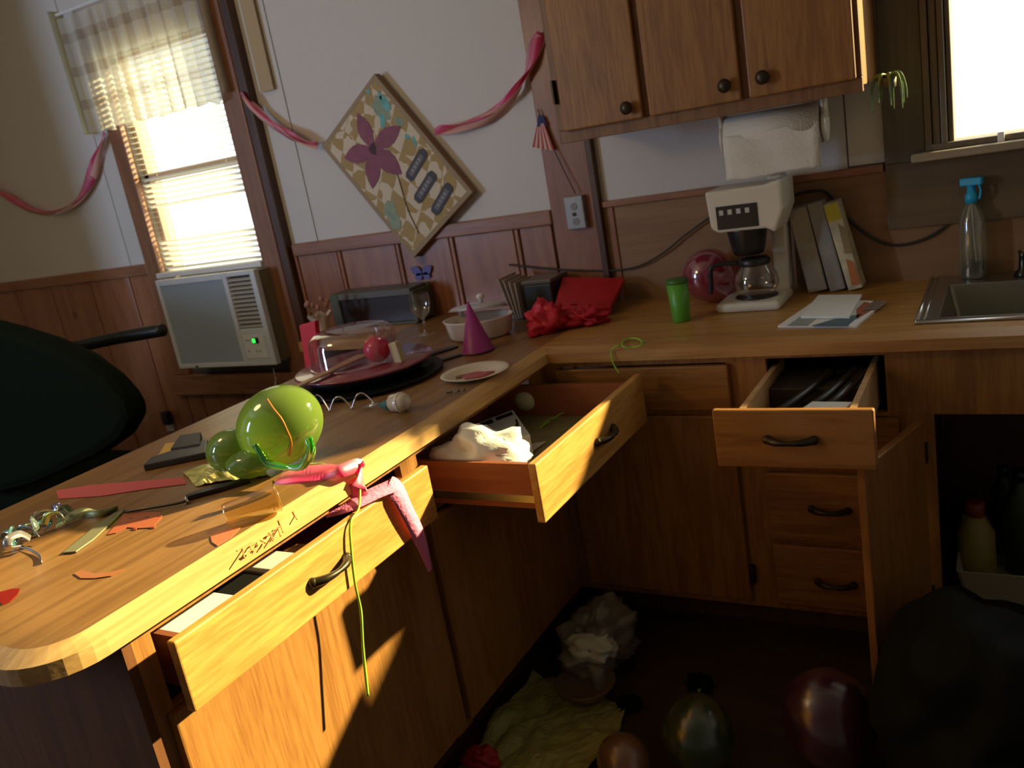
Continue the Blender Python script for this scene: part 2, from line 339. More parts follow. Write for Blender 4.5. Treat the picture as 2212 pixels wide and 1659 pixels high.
def wet(name, tint): return clear(name, tint, 0.03, 0.2)
stain('red_drip', [(0,1280),(25,1273),(44,1272),(38,1285),(22,1300),(6,1307),(0,1300)], mat('dark_red_jam', (0.22,0.01,0.008), 0.25))
OR = mat('red_orange_smear', (0.36,0.085,0.03), 0.6)
stain('red_smear', [(268,1112),(300,1106),(345,1108),(350,1118),(330,1140),(300,1142),(275,1140),(250,1152),(232,1156)], OR)
stain('red_smear', [(160,1240),(175,1232),(205,1240),(240,1236),(270,1230),(240,1245),(205,1250),(175,1250)], mat('faint_smear', (0.34,0.12,0.045), .5))
stain('red_smear', [(455,1158),(500,1142),(520,1140),(500,1162),(470,1180),(458,1172)], mat('pink_smear', (0.46,0.15,0.07), .5))
JS = mat('dark_red_speck', (0.22,0.03,0.01), 0.4)
for u, v in ((290,1143),(330,1140),(318,1118),(345,1116),(282,1120)): M().ell(at(u, v, 'z', 0.911), (0.007,0.005,0.002), nu=10, nv=6).go('jam_speck', JS, ct, True)

# ================================================================== BASE CABINETS
def pull(parent, c, along, out, L=0.05):
    """bow pull with flared ends"""
    c = Vector(c); a = Vector(along); n = Vector(out); m = M()
    m.tube([c-a*L+n*0.004, c-a*L*0.6+n*0.020, c+n*0.026, c+a*L*0.6+n*0.020, c+a*L+n*0.004], lambda t: 0.0055+0.004*abs(math.cos(math.pi*t)), 10)
    for s in (-1, 1): m.ell(c+a*L*s*1.02+n*0.003, (0.011,0.011,0.011), nu=12, nv=8)
    return m.go('handle', BRASS, parent, True)
def drawer_y(th, y0, y1, z0, z1, x, box_d, pull_y, rim=True):
    """drawer of the peninsula; front face at x, opens towards +x"""
    f = M().box(x-0.02, x, y0, y1, z0, z1).go('drawer', OAKY_LIT, th, bev=0.003)
    if box_d:
        bx = M(); t = 0.013; xa = x-0.02-box_d; xb = x-0.02; a = y0+0.045; c_ = y1-0.015; zb = z0+0.012; zt = z1-0.02
        bx.box(xa, xb, a, a+t, zb, zt).box(xa, xb, c_-t, c_, zb, zt).box(xa, xa+t, a+t, c_-t, zb, zt).box(xb-t, xb, a+t, c_-t, zb, zt)
        bx.go('drawer_box', wood('drawer_side', (0.33,0.10,0.045), (0.26,0.075,0.03), 'x', 12, 10), f)
        M().box(xa+t, xb-t, a+t, c_-t, zb+0.008, zb+0.012).go('drawer_bottom', mat('drawer_liner', (0.26,0.22,0.08), 0.8, vary=0.2, bscale=25), f)
    pull(f, (x, pull_y, (z0+z1)/2), (0,1,0), (1,0,0))
    return f
# peninsula unit at its free end
p1 = T('base_cabinet', 'oak peninsula base cabinet at the free end, long top drawer slightly open', 'cabinet', (-0.3, -1.73, 0), 'oak base cabinets')
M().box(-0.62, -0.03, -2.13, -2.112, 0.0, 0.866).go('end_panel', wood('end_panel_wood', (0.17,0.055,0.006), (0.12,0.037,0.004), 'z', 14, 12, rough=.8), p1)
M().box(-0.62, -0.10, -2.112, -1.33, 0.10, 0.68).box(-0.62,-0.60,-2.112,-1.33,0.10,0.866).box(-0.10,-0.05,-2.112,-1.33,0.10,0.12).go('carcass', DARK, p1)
M().box(-0.05, -0.03, -2.112, -2.075, 0.10, 0.866).box(-0.05, -0.03, -1.365, -1.33, 0.10, 0.866).box(-0.05, -0.03, -2.075, -1.365, 0.845, 0.866).box(-0.05, -0.03, -2.075, -1.365, 0.685, 0.705).go('face_frame', OAKZ, p1)
M().box(-0.62, -0.10, -2.112, -1.33, 0.0, 0.10).go('toe_kick', DARKW, p1)
D1X = 0.040
d1 = drawer_y(p1, -2.085, -1.352, 0.712, 0.843, D1X, 0.0, -1.725)
bx = M().box(-0.45, D1X-0.02, -2.045, -2.032, 0.72, 0.82).box(-0.45, D1X-0.02, -1.39, -1.377, 0.72, 0.82).box(-0.45, D1X-0.02, -2.032, -1.39, 0.722, 0.728)
bx.go('drawer_box', wood('drawer_side_b', (0.30,0.10,0.05), (0.24,0.075,0.03), 'x', 12, 10), d1)
dr = M().box(-0.03, -0.010, -2.092, -1.348, 0.125, 0.700).go('door', OAKZ, p1, bev=0.004)
p2 = T('base_cabinet', 'oak peninsula base cabinet in the inner corner, top drawer pulled far out', 'cabinet', (-0.3, -0.97, 0), 'oak base cabinets')
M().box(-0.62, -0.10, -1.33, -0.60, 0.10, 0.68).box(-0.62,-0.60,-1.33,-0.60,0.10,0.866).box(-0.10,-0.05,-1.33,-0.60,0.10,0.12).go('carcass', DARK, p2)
M().box(-0.05, -0.03, -1.33, -1.300, 0.10, 0.866).box(-0.05, -0.03, -0.68, -0.60, 0.10, 0.866).box(-0.05, -0.03, -1.3, -0.68, 0.845, 0.866).box(-0.05, -0.03, -1.3, -0.68, 0.685, 0.705).go('face_frame', OAKZ, p2)
M().box(-0.62, -0.10, -1.33, -0.52, 0.0, 0.10).go('toe_kick', DARKW, p2)
d2 = drawer_y(p2, -1.318, -0.660, 0.697, 0.838, 0.302, 0.50, -0.955)
M().box(-0.10, 0.278, -1.276, -1.272, 0.724, 0.742).go('drawer_runner', STEEL, d2)
M().box(-0.03, -0.010, -1.322, -0.690, 0.125, 0.680).go('door', OAKZ, p2, bev=0.004)
# wall run: corner unit
def frame_x(th, x0, x1, zs, posts):
    m = M()
    for p in posts: m.box(p[0], p[1], -0.60, -0.58, 0.10, 0.866)
    for zz in zs: m.box(x0+.001, x1-.001, -0.6015, -0.581, zz[0], zz[1])
    return m.go('face_frame', OAKZ, th)
p3 = T('base_cabinet', 'oak base cabinet under the worktop in the inner corner, drawer and door closed', 'cabinet', (0.27, -0.3, 0), 'oak base cabinets')
M().box(-0.03, 0.55, -0.58, -0.02, 0.10, 0.68).go('carcass', DARK, p3)
frame_x(p3, 0, 0.55, ((0.845,0.866),(0.69,0.71),(0.10,0.125)), ((-0.03,0.02),(0.525,0.555)))
M().box(-0.10, 0.55, -0.52, -0.50, 0.0, 0.10).go('toe_kick', DARKW, p3)
f = M().box(0.01, 0.533, -0.62, -0.60, 0.712, 0.842).go('drawer', OAKX, p3, bev=0.004)
f = M().box(0.01, 0.530, -0.62, -0.60, 0.125, 0.695).go('door', OAKZ, p3, bev=0.004)
M().box(0.532, 0.545, -0.625, -0.60, 0.18, 0.235).go('hinge', BRASS, f, bev=0.002)
# drawer bank
p4 = T('base_cabinet', 'oak drawer bank left of the sink cabinet, top drawer open', 'cabinet', (0.77, -0.3, 0), 'oak base cabinets')
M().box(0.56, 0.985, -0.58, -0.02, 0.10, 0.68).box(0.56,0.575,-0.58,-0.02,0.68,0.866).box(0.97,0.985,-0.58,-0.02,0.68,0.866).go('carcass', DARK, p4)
frame_x(p4, 0.555, 0.985, ((0.852,0.866),(0.69,0.70),(0.53,0.545),(0.31,0.328),(0.10,0.12)), ((0.555,0.632),(0.925,0.985)))
M().box(0.55, 0.99, -0.52, -0.50, 0.0, 0.10).go('toe_kick', DARKW, p4)
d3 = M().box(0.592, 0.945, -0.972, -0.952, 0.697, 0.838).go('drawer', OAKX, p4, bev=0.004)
M().box(0.643, 0.657, -0.952, -0.50, 0.712, 0.826).box(0.889, 0.903, -0.952, -0.50, 0.712, 0.826).box(0.657, 0.889, -0.952, -0.50, 0.714, 0.720).go('drawer_box', INNER, d3)
pull(d3, (0.766, -0.972, 0.768), (1,0,0), (0,-1,0))
for z0, z1, zp in ((0.548,0.688,0.62),(0.330,0.530,0.43),(0.125,0.312,0.208)):
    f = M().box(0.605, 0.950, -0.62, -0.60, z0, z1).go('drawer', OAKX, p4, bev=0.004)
    pull(f, (0.768, -0.62, zp), (1,0,0), (0,-1,0), 0.045)
# sink cabinet with its door swung open
p5 = T('base_cabinet', 'oak sink cabinet standing open, its door swung out beside the drawers', 'cabinet', (1.4, -0.3, 0), 'oak base cabinets')
M().box(0.99, 1.005, -0.58, -0.02, 0.10, 0.866).box(1.9, 1.915, -0.58, -0.02, 0.10, 0.866).box(1.005, 1.9, -0.03, -0.02, 0.10, 0.70).box(1.005, 1.9, -0.58, -0.03, 0.12, 0.135).go('carcass', DARKW, p5)
frame_x(p5, 0.99, 1.915, ((0.695,0.866),(0.10,0.14)), ((0.985,1.03),(1.87,1.915)))
M().box(0.99, 1.92, -0.52, -0.50, 0.0, 0.10).go('toe_kick', DARKW, p5)
h = Vector((1.000, -0.628, 0)); e = Vector((0.905, -0.945, 0)); d = (e-h); L = d.length; d.normalize(); nn = Vector((-d.y, d.x, 0))*0.01
f = M().obox((h+e)/2+Vector((0,0,0.407)), d*L/2, nn, (0,0,0.282)).go('door', OAKZ, p5, bev=0.003)
for zz in (0.6, 0.2): M().obox(h+Vector((0.006,0.006,zz)), (0.008,0,0), (0,0.010,0), (0,0,0.025)).go('hinge', BRASS, f)
# ---- upper cabinet
uc = T('wall_cabinet', 'oak wall cabinet with three doors above the coffee maker', 'cabinet', (0.44, -0.16, 1.48))
M().box(0.0, 0.878, -0.30, -0.003, 1.50, 2.42).go('carcass', OAKZ, uc)
m = M().box(0.0, 0.878, -0.32, -0.30, 1.482, 1.520).box(0.0, 0.878, -0.32, -0.30, 2.38, 2.42)
for x0, x1 in ((0,0.04),(0.28,0.31),(0.565,0.595),(0.85,0.878)): m.box(x0, x1, -0.32, -0.30, 1.52, 2.38)
m.go('face_frame', wood('frame_dark_oak', (0.26,0.12,0.04), (0.19,0.08,0.025), 'z', 20, 12), uc, bev=0.002)
for x0, x1, kx, kz in ((0.026,0.283,0.244,1.551),(0.304,0.570,0.533,1.560),(0.592,0.866,0.636,1.563)):
    f = M().box(x0, x1, -0.34, -0.32, 1.516, 2.36).go('door', OAKZ, uc, bev=0.005)
    M().lathe([(0.006,0),(0.007,0.010),(0.0175,0.016),(0.019,0.022),(0.014,0.028),(0.004,0.031)], (kx, -0.34, kz), (0,-1,0), 20).go('knob', BRASS, f, True)
M().box(0.008, 0.014, -0.345, -0.32, 1.60, 1.67).go('hinge', BRASS, uc)

# ================================================================== ON AND NEAR THE WALL
# ---- curtain over window_1
CUR = bpy.data.materials.new('sheer_plaid_curtain'); CUR.use_nodes = True
n = CUR.node_tree.nodes; l = CUR.node_tree.links; n.remove(n['Principled BSDF'])
tc = n.new('ShaderNodeTexCoord'); sx = n.new('ShaderNodeSeparateXYZ'); l.new(tc.outputs['Object'], sx.inputs[0])
def bands(sock, freq, lo):
    a = n.new('ShaderNodeMath'); a.operation = 'MULTIPLY'; a.inputs[1].default_value = freq; l.new(sock, a.inputs[0])
    f = n.new('ShaderNodeMath'); f.operation = 'FRACT'; l.new(a.outputs[0], f.inputs[0])
    g = n.new('ShaderNodeMath'); g.operation = 'LESS_THAN'; g.inputs[1].default_value = lo; l.new(f.outputs[0], g.inputs[0]); return g.outputs[0]
bx_, bz_ = bands(sx.outputs['X'], 9.5, 0.32), bands(sx.outputs['Z'], 7.0, 0.30)
ad = n.new('ShaderNodeMath'); ad.operation = 'ADD'; l.new(bx_, ad.inputs[0]); l.new(bz_, ad.inputs[1])
rp = n.new('ShaderNodeValToRGB'); dv = n.new('ShaderNodeMath'); dv.operation = 'MULTIPLY'; dv.inputs[1].default_value = 0.5
l.new(ad.outputs[0], dv.inputs[0]); l.new(dv.outputs[0], rp.inputs['Fac'])
rp.color_ramp.elements[0].color = (0.80,0.78,0.72,1); rp.color_ramp.elements[1].color = (0.50,0.42,0.34,1); rp.color_ramp.elements[1].position = 1.0
em = rp.color_ramp.elements.new(0.5); em.color = (0.66,0.62,0.54,1)
t1 = n.new('ShaderNodeBsdfTranslucent'); d1_ = n.new('ShaderNodeBsdfDiffuse'); t2 = n.new('ShaderNodeBsdfTransparent')
l.new(rp.outputs[0], t1.inputs[0]); l.new(rp.outputs[0], d1_.inputs[0])
m1 = n.new('ShaderNodeMixShader'); m1.inputs[0].default_value = 0.5; l.new(t1.outputs[0], m1.inputs[1]); l.new(d1_.outputs[0], m1.inputs[2])
m2 = n.new('ShaderNodeMixShader'); m2.inputs[0].default_value = 0.16; l.new(m1.outputs[0], m2.inputs[1]); l.new(t2.outputs[0], m2.inputs[2])
l.new(m2.outputs[0], n['Material Output'].inputs['Surface'])
TANF = mat('tan_lining', (0.50,0.38,0.22), 0.9)
cu = T('curtain', 'short gathered sheer plaid cafe curtain with side returns over the window blind', 'curtain', (-2.05, -0.08, 2.42))
def cloth(pl, z0, z1, y, fold, k, seed, nx=150, nz=18, hem=0.006):
    """gathered cloth: pl = (xa, xb)"""
    vs = []; xa, xb = pl
    for j in range(nz+1):
        q = j/nz
        for i in range(nx+1):
            t = i/nx; x = xa+(xb-xa)*t; ph = k*t*2*math.pi
            a = fold*(0.55+0.45*q); yy = y-a*math.sin(ph+0.8*math.sin(3.1*t*k*0.37+seed))-0.3*a*math.sin(2.3*ph+seed)
            zz = z1+(z0-z1)*q+hem*math.sin(ph*0.7+seed)*q+0.012*noise.noise(Vector((t*6, q*2, seed)))*q
            vs.append((x+0.01*q*math.sin(ph+1), yy, zz))
    fs = [(j*(nx+1)+i, j*(nx+1)+i+1, (j+1)*(nx+1)+i+1, (j+1)*(nx+1)+i) for j in range(nz) for i in range(nx)]
    return M().add(vs, fs)
cloth((-2.47, -1.60), 1.885, 2.385, -0.085, 0.014, 11, 2.0).go('curtain_panel', CUR, cu, True)
# returns: cloth wrapping back from the rod to the wall
M().ribbon([(-2.478,-0.085,2.42),(-2.476,-0.083,2.15),(-2.470,-0.080,1.885)], 0.075, 0, ref=(1,0,0)).go('curtain_return', mat('return_cloth', (0.42,0.42,0.30), 0.9), cu, True)
M().ribbon([(-1.578,-0.075,2.42),(-1.578,-0.075,2.15),(-1.575,-0.072,1.91)], 0.055, 0, ref=(1,0,0)).go('curtain_return', mat('return_cloth_b', (0.45,0.38,0.30), 0.9), cu, True)
M().box(-1.445, -1.375, -0.020, -0.014, 1.885, 2.42).go('curtain_return', TANF, cu)
M().tube([(-2.48, -0.085, 2.405), (-1.41, -0.085, 2.405)], 0.007).go('curtain_rod', WHITE, cu)

# ---- air conditioner
ac = T('air_conditioner', 'white window air conditioner with green display light under the blind', 'air conditioner', (-1.93, -0.15, 0.765))
AX0, AX1, AZ0, AZ1, AY = -2.238, -1.602, 0.765, 1.190, -0.15
ACW = mat('ac_white', (0.72,0.74,0.78), 0.4)
M().box(AX0+0.004, AX1-0.004, AY+0.03, 0.42, AZ0+0.006, AZ1-0.008).go('case', mat('ac_case_metal', (0.22,0.18,0.11), 0.5, vary=0.1, bscale=20), ac, bev=0.004)
XS = -1.795
m = M().box(AX0, AX0+0.022, AY, AY+0.03, AZ0, AZ1).box(XS-0.006, XS+0.02, AY, AY+0.03, AZ0, AZ1).box(AX1-0.03, AX1, AY, AY+0.03, AZ0, AZ1)
m.box(AX0+0.022, XS-0.006, AY, AY+0.03, AZ1-0.028, AZ1).box(AX0+0.022, XS-0.006, AY, AY+0.03, AZ0, AZ0+0.02)
m.box(XS+0.02, AX1-0.03, AY, AY+0.03, AZ1-0.02, AZ1).box(XS+0.02, AX1-0.03, AY, AY+0.03, AZ0, 0.935)
m.go('front_frame', ACW, ac, bev=0.003)
M().box(AX0+0.022, XS-0.006, AY+0.006, AY+0.02, AZ0+0.02, AZ1-0.028).go('intake_grille', mat('intake_mesh', (0.56,0.66,0.74), 0.55, bump=0.8, bscale=500), ac)
M().box(XS+0.02, AX1-0.03, AY+0.024, AY+0.028, 0.935, AZ1-0.02).go('vent_back', DARK, ac)
for i in range(12):
    z = 0.945+i*0.0190
    M().obox(((XS+AX1)/2-0.005, AY+0.012, z), (0.070,0,0), (0,0.010,0.003), (0,-0.0005,0.0028)).go('louver', mat('louver_cream', (0.60,0.56,0.48), 0.5) if i == 0 else bpy.data.materials['louver_cream'], ac)
cp = M().box(XS+0.030, AX1-0.038, AY-0.003, AY+0.002, 0.800, 0.905).go('control_panel', mat('control_white', (0.85,0.85,0.86), 0.3), ac, bev=0.001)
M().box(XS+0.082, XS+0.124, AY-0.005, AY-0.003, 0.868, 0.893).go('display', BLACK, cp)
M().box(XS+0.086, XS+0.104, AY-0.0056, AY-0.005, 0.871, 0.890).go('display_light', mat('green_led', (0.02,0.4,0.02), 0.4, emit=((0.05,1.0,0.08), 1.6)), cp)
for x, z in ((0.042,0.880),(0.058,0.880),(0.045,0.830),(0.112,0.828),(0.092,0.828)): M().box(XS+x, XS+x+0.010, AY-0.0045, AY-0.003, z, z+0.007).go('button', mat('btn%g%g' % (x, z), (0.35,0.35,0.40), 0.5), cp)
M().box(AX0+0.12, AX0+0.135, AY-0.003, AY, AZ0+0.004, AZ0+0.012).go('catch', BLACK, ac)
M().box(WX0+0.002, WX1-0.002, -0.06, 0.03, 1.188, 1.212).go('mounting_rail', WHITE, ac, bev=0.003)
tag(M().tube([at(590,795,'y',-0.10), at(596,830,'y',-0.10), at(588,862,'y',-0.10), at(600,800,'y',-0.04)], 0.0022).go('cord', mat('white_cord', (0.6,0.58,0.52), 0.6), None, True), 'thin white cord dangling under the air conditioner corner', 'cord')
ow = T('wall_outlet', 'wall outlet with a black plug low on the wainscot beside the chair', 'outlet', (-2.60, -0.02, 0.44))
M().box(-2.63, -2.575, -0.022, -0.012, 0.395, 0.49).go('plate', CREAM, ow, bev=0.003)
M().box(-2.60, -2.555, -0.06, -0.022, 0.44, 0.51).go('plug', BLACK, ow, bev=0.006)

# ---- painting, hung aslant
O = Vector((-0.855, 0, 1.848)); U = Vector((0.6, 0, -0.80)).normalized()*0.0; 
Pt, Pl, Pb, Pr = [Vector((x, -0.045, z)) for x, z in ((-0.846,1.846),(-1.170,1.630),(-0.838,1.150),(-0.514,1.366))]
ptg = T('painting', 'tilted box canvas with a plum flower and three dark tags, hung cornerwise', 'painting', (-0.84, -0.02, 1.15))
e1 = (Pr-Pt); e2 = (Pl-Pt); L1, L2 = e1.length, e2.length; a1, a2 = e1/L1, e2/L2
def pp(u, v, y=-0.0465): p = Pt+e1*u+e2*v; return Vector((p.x, y, p.z))
cm = bpy.data.materials.new('painted_canvas'); cm.use_nodes = True; n = cm.node_tree.nodes; l = cm.node_tree.links; p_ = n['Principled BSDF']
tc = n.new('ShaderNodeTexCoord'); mp = n.new('ShaderNodeMapping'); mp.inputs['Rotation'].default_value = (0, math.radians(56.3), 0); mp.inputs['Scale'].default_value = (17, 17, 13)
nz = n.new('ShaderNodeTexNoise'); nz.inputs['Scale'].default_value = 9; va = n.new('ShaderNodeMix'); va.data_type = 'RGBA'; va.inputs[0].default_value = 0.05
l.new(tc.outputs['Object'], va.inputs[6]); l.new(nz.outputs['Color'], va.inputs[7]); l.new(tc.outputs['Object'], nz.inputs['Vector']); l.new(va.outputs[2], mp.inputs['Vector'])
ck = n.new('ShaderNodeTexChecker'); ck.inputs['Scale'].default_value = 1.0; ck.inputs[1].default_value = (0.44,0.31,0.13,1); ck.inputs[2].default_value = (0.70,0.60,0.46,1)
mp2 = n.new('ShaderNodeMapping'); l.new(mp.outputs[0], ck.inputs['Vector']); l.new(ck.outputs['Color'], p_.inputs['Base Color']); p_.inputs['Roughness'].default_value = 0.8
EDGE = mat('canvas_edge', (0.30,0.17,0.08), 0.8)
M().prism([Vector((p.x, -0.012, p.z)) for p in (Pt, Pl, Pb, Pr)], (0,-0.033,0)).go('stretcher', EDGE, ptg)
M().prism([pp(0.008,0.012,-0.045), pp(0.008,0.988,-0.045), pp(0.992,0.988,-0.045), pp(0.992,0.012,-0.045)], (0,-0.0012,0)).go('canvas', cm, ptg)
BORD = mat('canvas_border', (0.36,0.27,0.17), 0.8)
for q in (((0,0),(1,0),(1,.045),(0,.045)),((0,.955),(1,.955),(1,1),(0,1)),((0,.045),(.03,.045),(.03,.955),(0,.955)),((.97,.045),(1,.045),(1,.955),(.97,.955))):
    M().prism([pp(u, v, -0.0455) for u, v in q], (0,-0.0016,0)).go('border', BORD, ptg)
PUR = mat('plum_paint', (0.27,0.085,0.135), 0.7, vary=0.15, bscale=25); TEAL = mat('teal_paint', (0.16,0.42,0.42), 0.75, vary=0.25, bscale=30)
TEAL2 = mat('dull_teal_paint', (0.30,0.38,0.28), 0.8, vary=0.2, bscale=40)
def petal(a, b, wd, y):
    a, b = Vector(a), Vector(b); d = b-a; s = Vector((d.z, 0, -d.x)).normalized()*wd; pts = []
    for t, q in ((0,.12),(.2,.62),(.42,1),(.62,.95),(.8,.62),(.93,.24),(1,0)): pts.append(a+d*t+s*q)
    for t, q in ((.93,.24),(.8,.62),(.62,.95),(.42,1),(.2,.62),(0,.12)): pts.append(a+d*t-s*q)
    return M().prism([Vector((p.x, y, p.z)) for p in pts], (0,-0.0007,0))
fc = at(806,322,'y',-0.047)
fl = petal(fc, at(772,244,'y',-0.047), 0.033, -0.0475).go('petal', PUR, ptg)
for i, (u, v, wd) in enumerate(((866,272,.034),(744,342,.036),(805,408,.036),(868,376,.040))): petal(fc, at(u,v,'y',-0.047), wd, -0.0476-0.0002*i).go('petal', PUR, ptg)
M().prism([fc+Vector((0.016*math.cos(t*1.05)*(1+.4*(t % 2)), -0.0016, 0.02*math.sin(t*1.05)*(1+.4*(t % 2)))) for t in range(6)], (0,-0.0006,0)).go('flower_centre', mat('plum_dark', (0.07,0.03,0.04), 0.7), ptg)
M().tube([at(u,v,'y',-0.048) for u, v in ((858,374),(868,410),(882,455),(905,503))], 0.0022, 6).go('stem', mat('stem_paint', (0.12,0.06,0.02), 0.8), ptg)
def blotch(name, c, r, mt, y, seed, el=1.0, ang=0):
    c = at(*c, 'y', -0.047); pts = []
    for k in range(22):
        t = 2*math.pi*k/22; rr = r*(1+0.45*noise.noise(Vector((math.cos(t)*1.5, math.sin(t)*1.5, seed)))); x, z = rr*math.cos(t), rr*el*math.sin(t)
        pts.append(Vector((c.x+x*math.cos(ang)-z*math.sin(ang), y, c.z+x*math.sin(ang)+z*math.cos(ang))))
    return M().prism(pts, (0,-0.0005,0)).go(name, mt, ptg)
blotch('teal_splash', (822,232), .036, TEAL2, -0.0466, 3, 1.3, .4); blotch('teal_splash', (832,222), .018, TEAL, -0.0472, 1, 1.9, .5); blotch('teal_splash', (826,262), .014, TEAL, -0.0472, 5, 1.8)
blotch('teal_splash', (820,205), .007, TEAL, -0.0472, 6, 2.2, .3); blotch('teal_splash', (795,198), .007, TEAL, -0.0472, 7, 1.6, .3); blotch('teal_splash', (879,296), .010, TEAL, -0.0472, 9); blotch('teal_splash', (895,305), .008, TEAL, -0.0472, 10, 2.4, .25)
blotch('teal_splash', (862,262), .022, TEAL2, -0.0466, 12, .7, -.7); blotch('teal_splash', (843,452), .030, TEAL2, -0.0466, 14, 1.2); blotch('teal_splash', (853,478), .03, TEAL2, -0.0469, 18, 1.1)
TG, TG2 = mat('tag_dark', (0.05,0.045,0.05), 0.6), mat('tag_grey', (0.16,0.14,0.15), 0.6)
for (u0, v0, u1, v1) in ((915,330,885,382),(935,378,903,430),(970,404,940,456)):
    A_, B_ = at(u0,v0,'y',-0.047), at(u1,v1,'y',-0.047); d = (B_-A_); s = Vector((d.z,0,-d.x)).normalized()*0.021; dd = d.normalized()*0.014; y = Vector((0,-0.0014,0))
    tg = M().prism([A_-dd*.2-s*.6-dd*.6+y, A_-s+dd*.2+y, B_-s-dd*.2+y, B_-s*.6+dd*.8+y, B_+s*.6+dd*.8+y, B_+s-dd*.2+y, A_+s+dd*.2+y, A_+s*.6-dd*.8+y], (0,-0.001,0)).go('word_tag', TG, ptg)
    M().prism([A_-s*.5+dd*.8+y*1.8, B_-s*.5-dd*.6+y*1.8, B_+s*.5-dd*.6+y*1.8, A_+s*.5+dd*.8+y*1.8], (0,-0.0006,0)).go('tag_panel', TG2, tg)
    lt = M()
    for q in range(4):
        c_ = A_.lerp(B_, 0.28+0.15*q)+y*2.4; lt.obox(c_, d.normalized()*0.0035, Vector((s.x,0,s.z)).normalized()*0.006, (0,0.0002,0))
    o_ = lt.go('lettering', mat('tag_letters', (0.34,0.32,0.33), 0.6), tg); o_['kind'] = 'stuff'

# ---- crepe streamers
def streamer(path, label, wd=0.055, tw=9.0, pale=True, ph=0.4):
    s = T('streamer', label, 'streamer', Vector(path[0]), 'pink crepe streamers on the wall')
    M().ribbon(path, lambda q: wd*(0.65+0.35*math.sin(q*9+1))*min(1, .25+5*q), tw, ph=ph).go('pink_strip', PINK, s, True)
    if pale: M().ribbon([Vector(p)+Vector((0,0.004,-0.012)) for p in path], lambda q: wd*0.62*min(1, .2+5*q), tw*0.8, ph=ph+1.3).go('pale_strip', PALEPINK, s, True)
streamer([at(u,v,'y',-0.035) for u, v in ((-60,385),(0,412),(60,448),(110,458),(160,435),(195,385),(212,330),(225,285))], 'pink twisted crepe streamer on the wall left of the window', ph=0.2)
streamer([at(u,v,'y',-0.05) for u, v in ((520,200),(545,225),(580,258),(620,288),(655,303),(684,309))], 'pink twisted crepe streamer between window and painting', ph=0.3, tw=5)
streamer([at(u,v,'y',-0.035) for u, v in ((938,286),(965,277),(1010,262),(1055,245),(1100,212),(1130,165),(1150,115),(1168,70))], 'pink twisted crepe streamer from painting up to the wall cabinet', wd=0.060, tw=7, ph=0.0)

# ---- flag on a stick, outlet box on the post
fg = T('flag', 'small striped paper flag on a thin stick leaning against the wooden post', 'flag', at(1243,418,'y',-0.04))
M().tube([at(1243,418,'y',-0.04), at(1200,330,'y',-0.035), at(1162,236,'y',-0.03)], 0.0022, 6).go('stick', mat('dark_stick', (0.06,0.03,0.02), 0.6), fg, True)
tp, bt = at(1170,252,'y',-0.033), at(1198,326,'y',-0.037)
FR, FW, FB = mat('flag_red', (0.50,0.06,0.05), 0.8), mat('flag_white', (0.62,0.50,0.46), 0.8), mat('flag_blue', (0.03,0.05,0.18), 0.8)
tl, bl_ = at(1160,270,'y',-0.030), at(1150,318,'y',-0.030)
for i in range(9):
    t0, t1_ = i/9, (i+1)/9
    # stripes run down the hanging cloth
    a_, b_ = tl.lerp(tp.lerp(bt, .18), t0), tl.lerp(tp.lerp(bt, .18), t1_); c_, d_ = bl_.lerp(bt, t1_), bl_.lerp(bt, t0)
    M().prism([a_, b_, c_, d_], (0,-0.0008,0)).go('stripe', FR if i % 2 == 0 else FW, fg)
M().prism([at(1163,248,'y',-0.0315), at(1174,252,'y',-0.0315), at(1182,272,'y',-0.0315), at(1160,274,'y',-0.0315)], (0,-0.001,0)).go('canton', FB, fg)
ob = T('wall_outlet', 'grey metal outlet plate fixed on the wooden post', 'outlet', (-0.118, -0.02, 1.18))
M().box(-0.155, -0.082, -0.045, -0.020, 1.185, 1.300).go('box', mat('grey_outlet', (0.34,0.33,0.32), 0.4, 0.3), ob, bev=0.004)
M().lathe([(0.007,0),(0.007,0.003)], (-0.120,-0.045,1.238), (0,-1,0), 12).go('screw', BLACK, ob)
for z in (1.212, 1.265): M().lathe([(0.013,0),(0.0125,0.002)], (-0.118,-0.045,z), (0,-1,0), 16).go('socket', mat('socket_grey%g' % z, (0.25,0.24,0.23), 0.5), ob)
bf = T('paper_butterfly', 'blue paper butterfly stuck on the wainscot under the painting', 'butterfly', at(912,590,'y',-0.02))
BLU = mat('blue_paper', (0.13,0.13,0.36), 0.7); c0 = at(912,592,'y',-0.022)
for sx_, sz_, l_, w_ in ((-1,.7,.052,.019),(1,.7,.050,.018),(-1,-.6,.038,.015),(1,-.5,.036,.014)):
    petal(c0, c0+Vector((sx_*l_, 0, sz_*l_*0.8)), w_, -0.022).go('wing', BLU, bf)
M().tube([c0+Vector((0,0,-.02)), c0+Vector((0,0,.022))], 0.003, 8).go('body', DARK, bf)

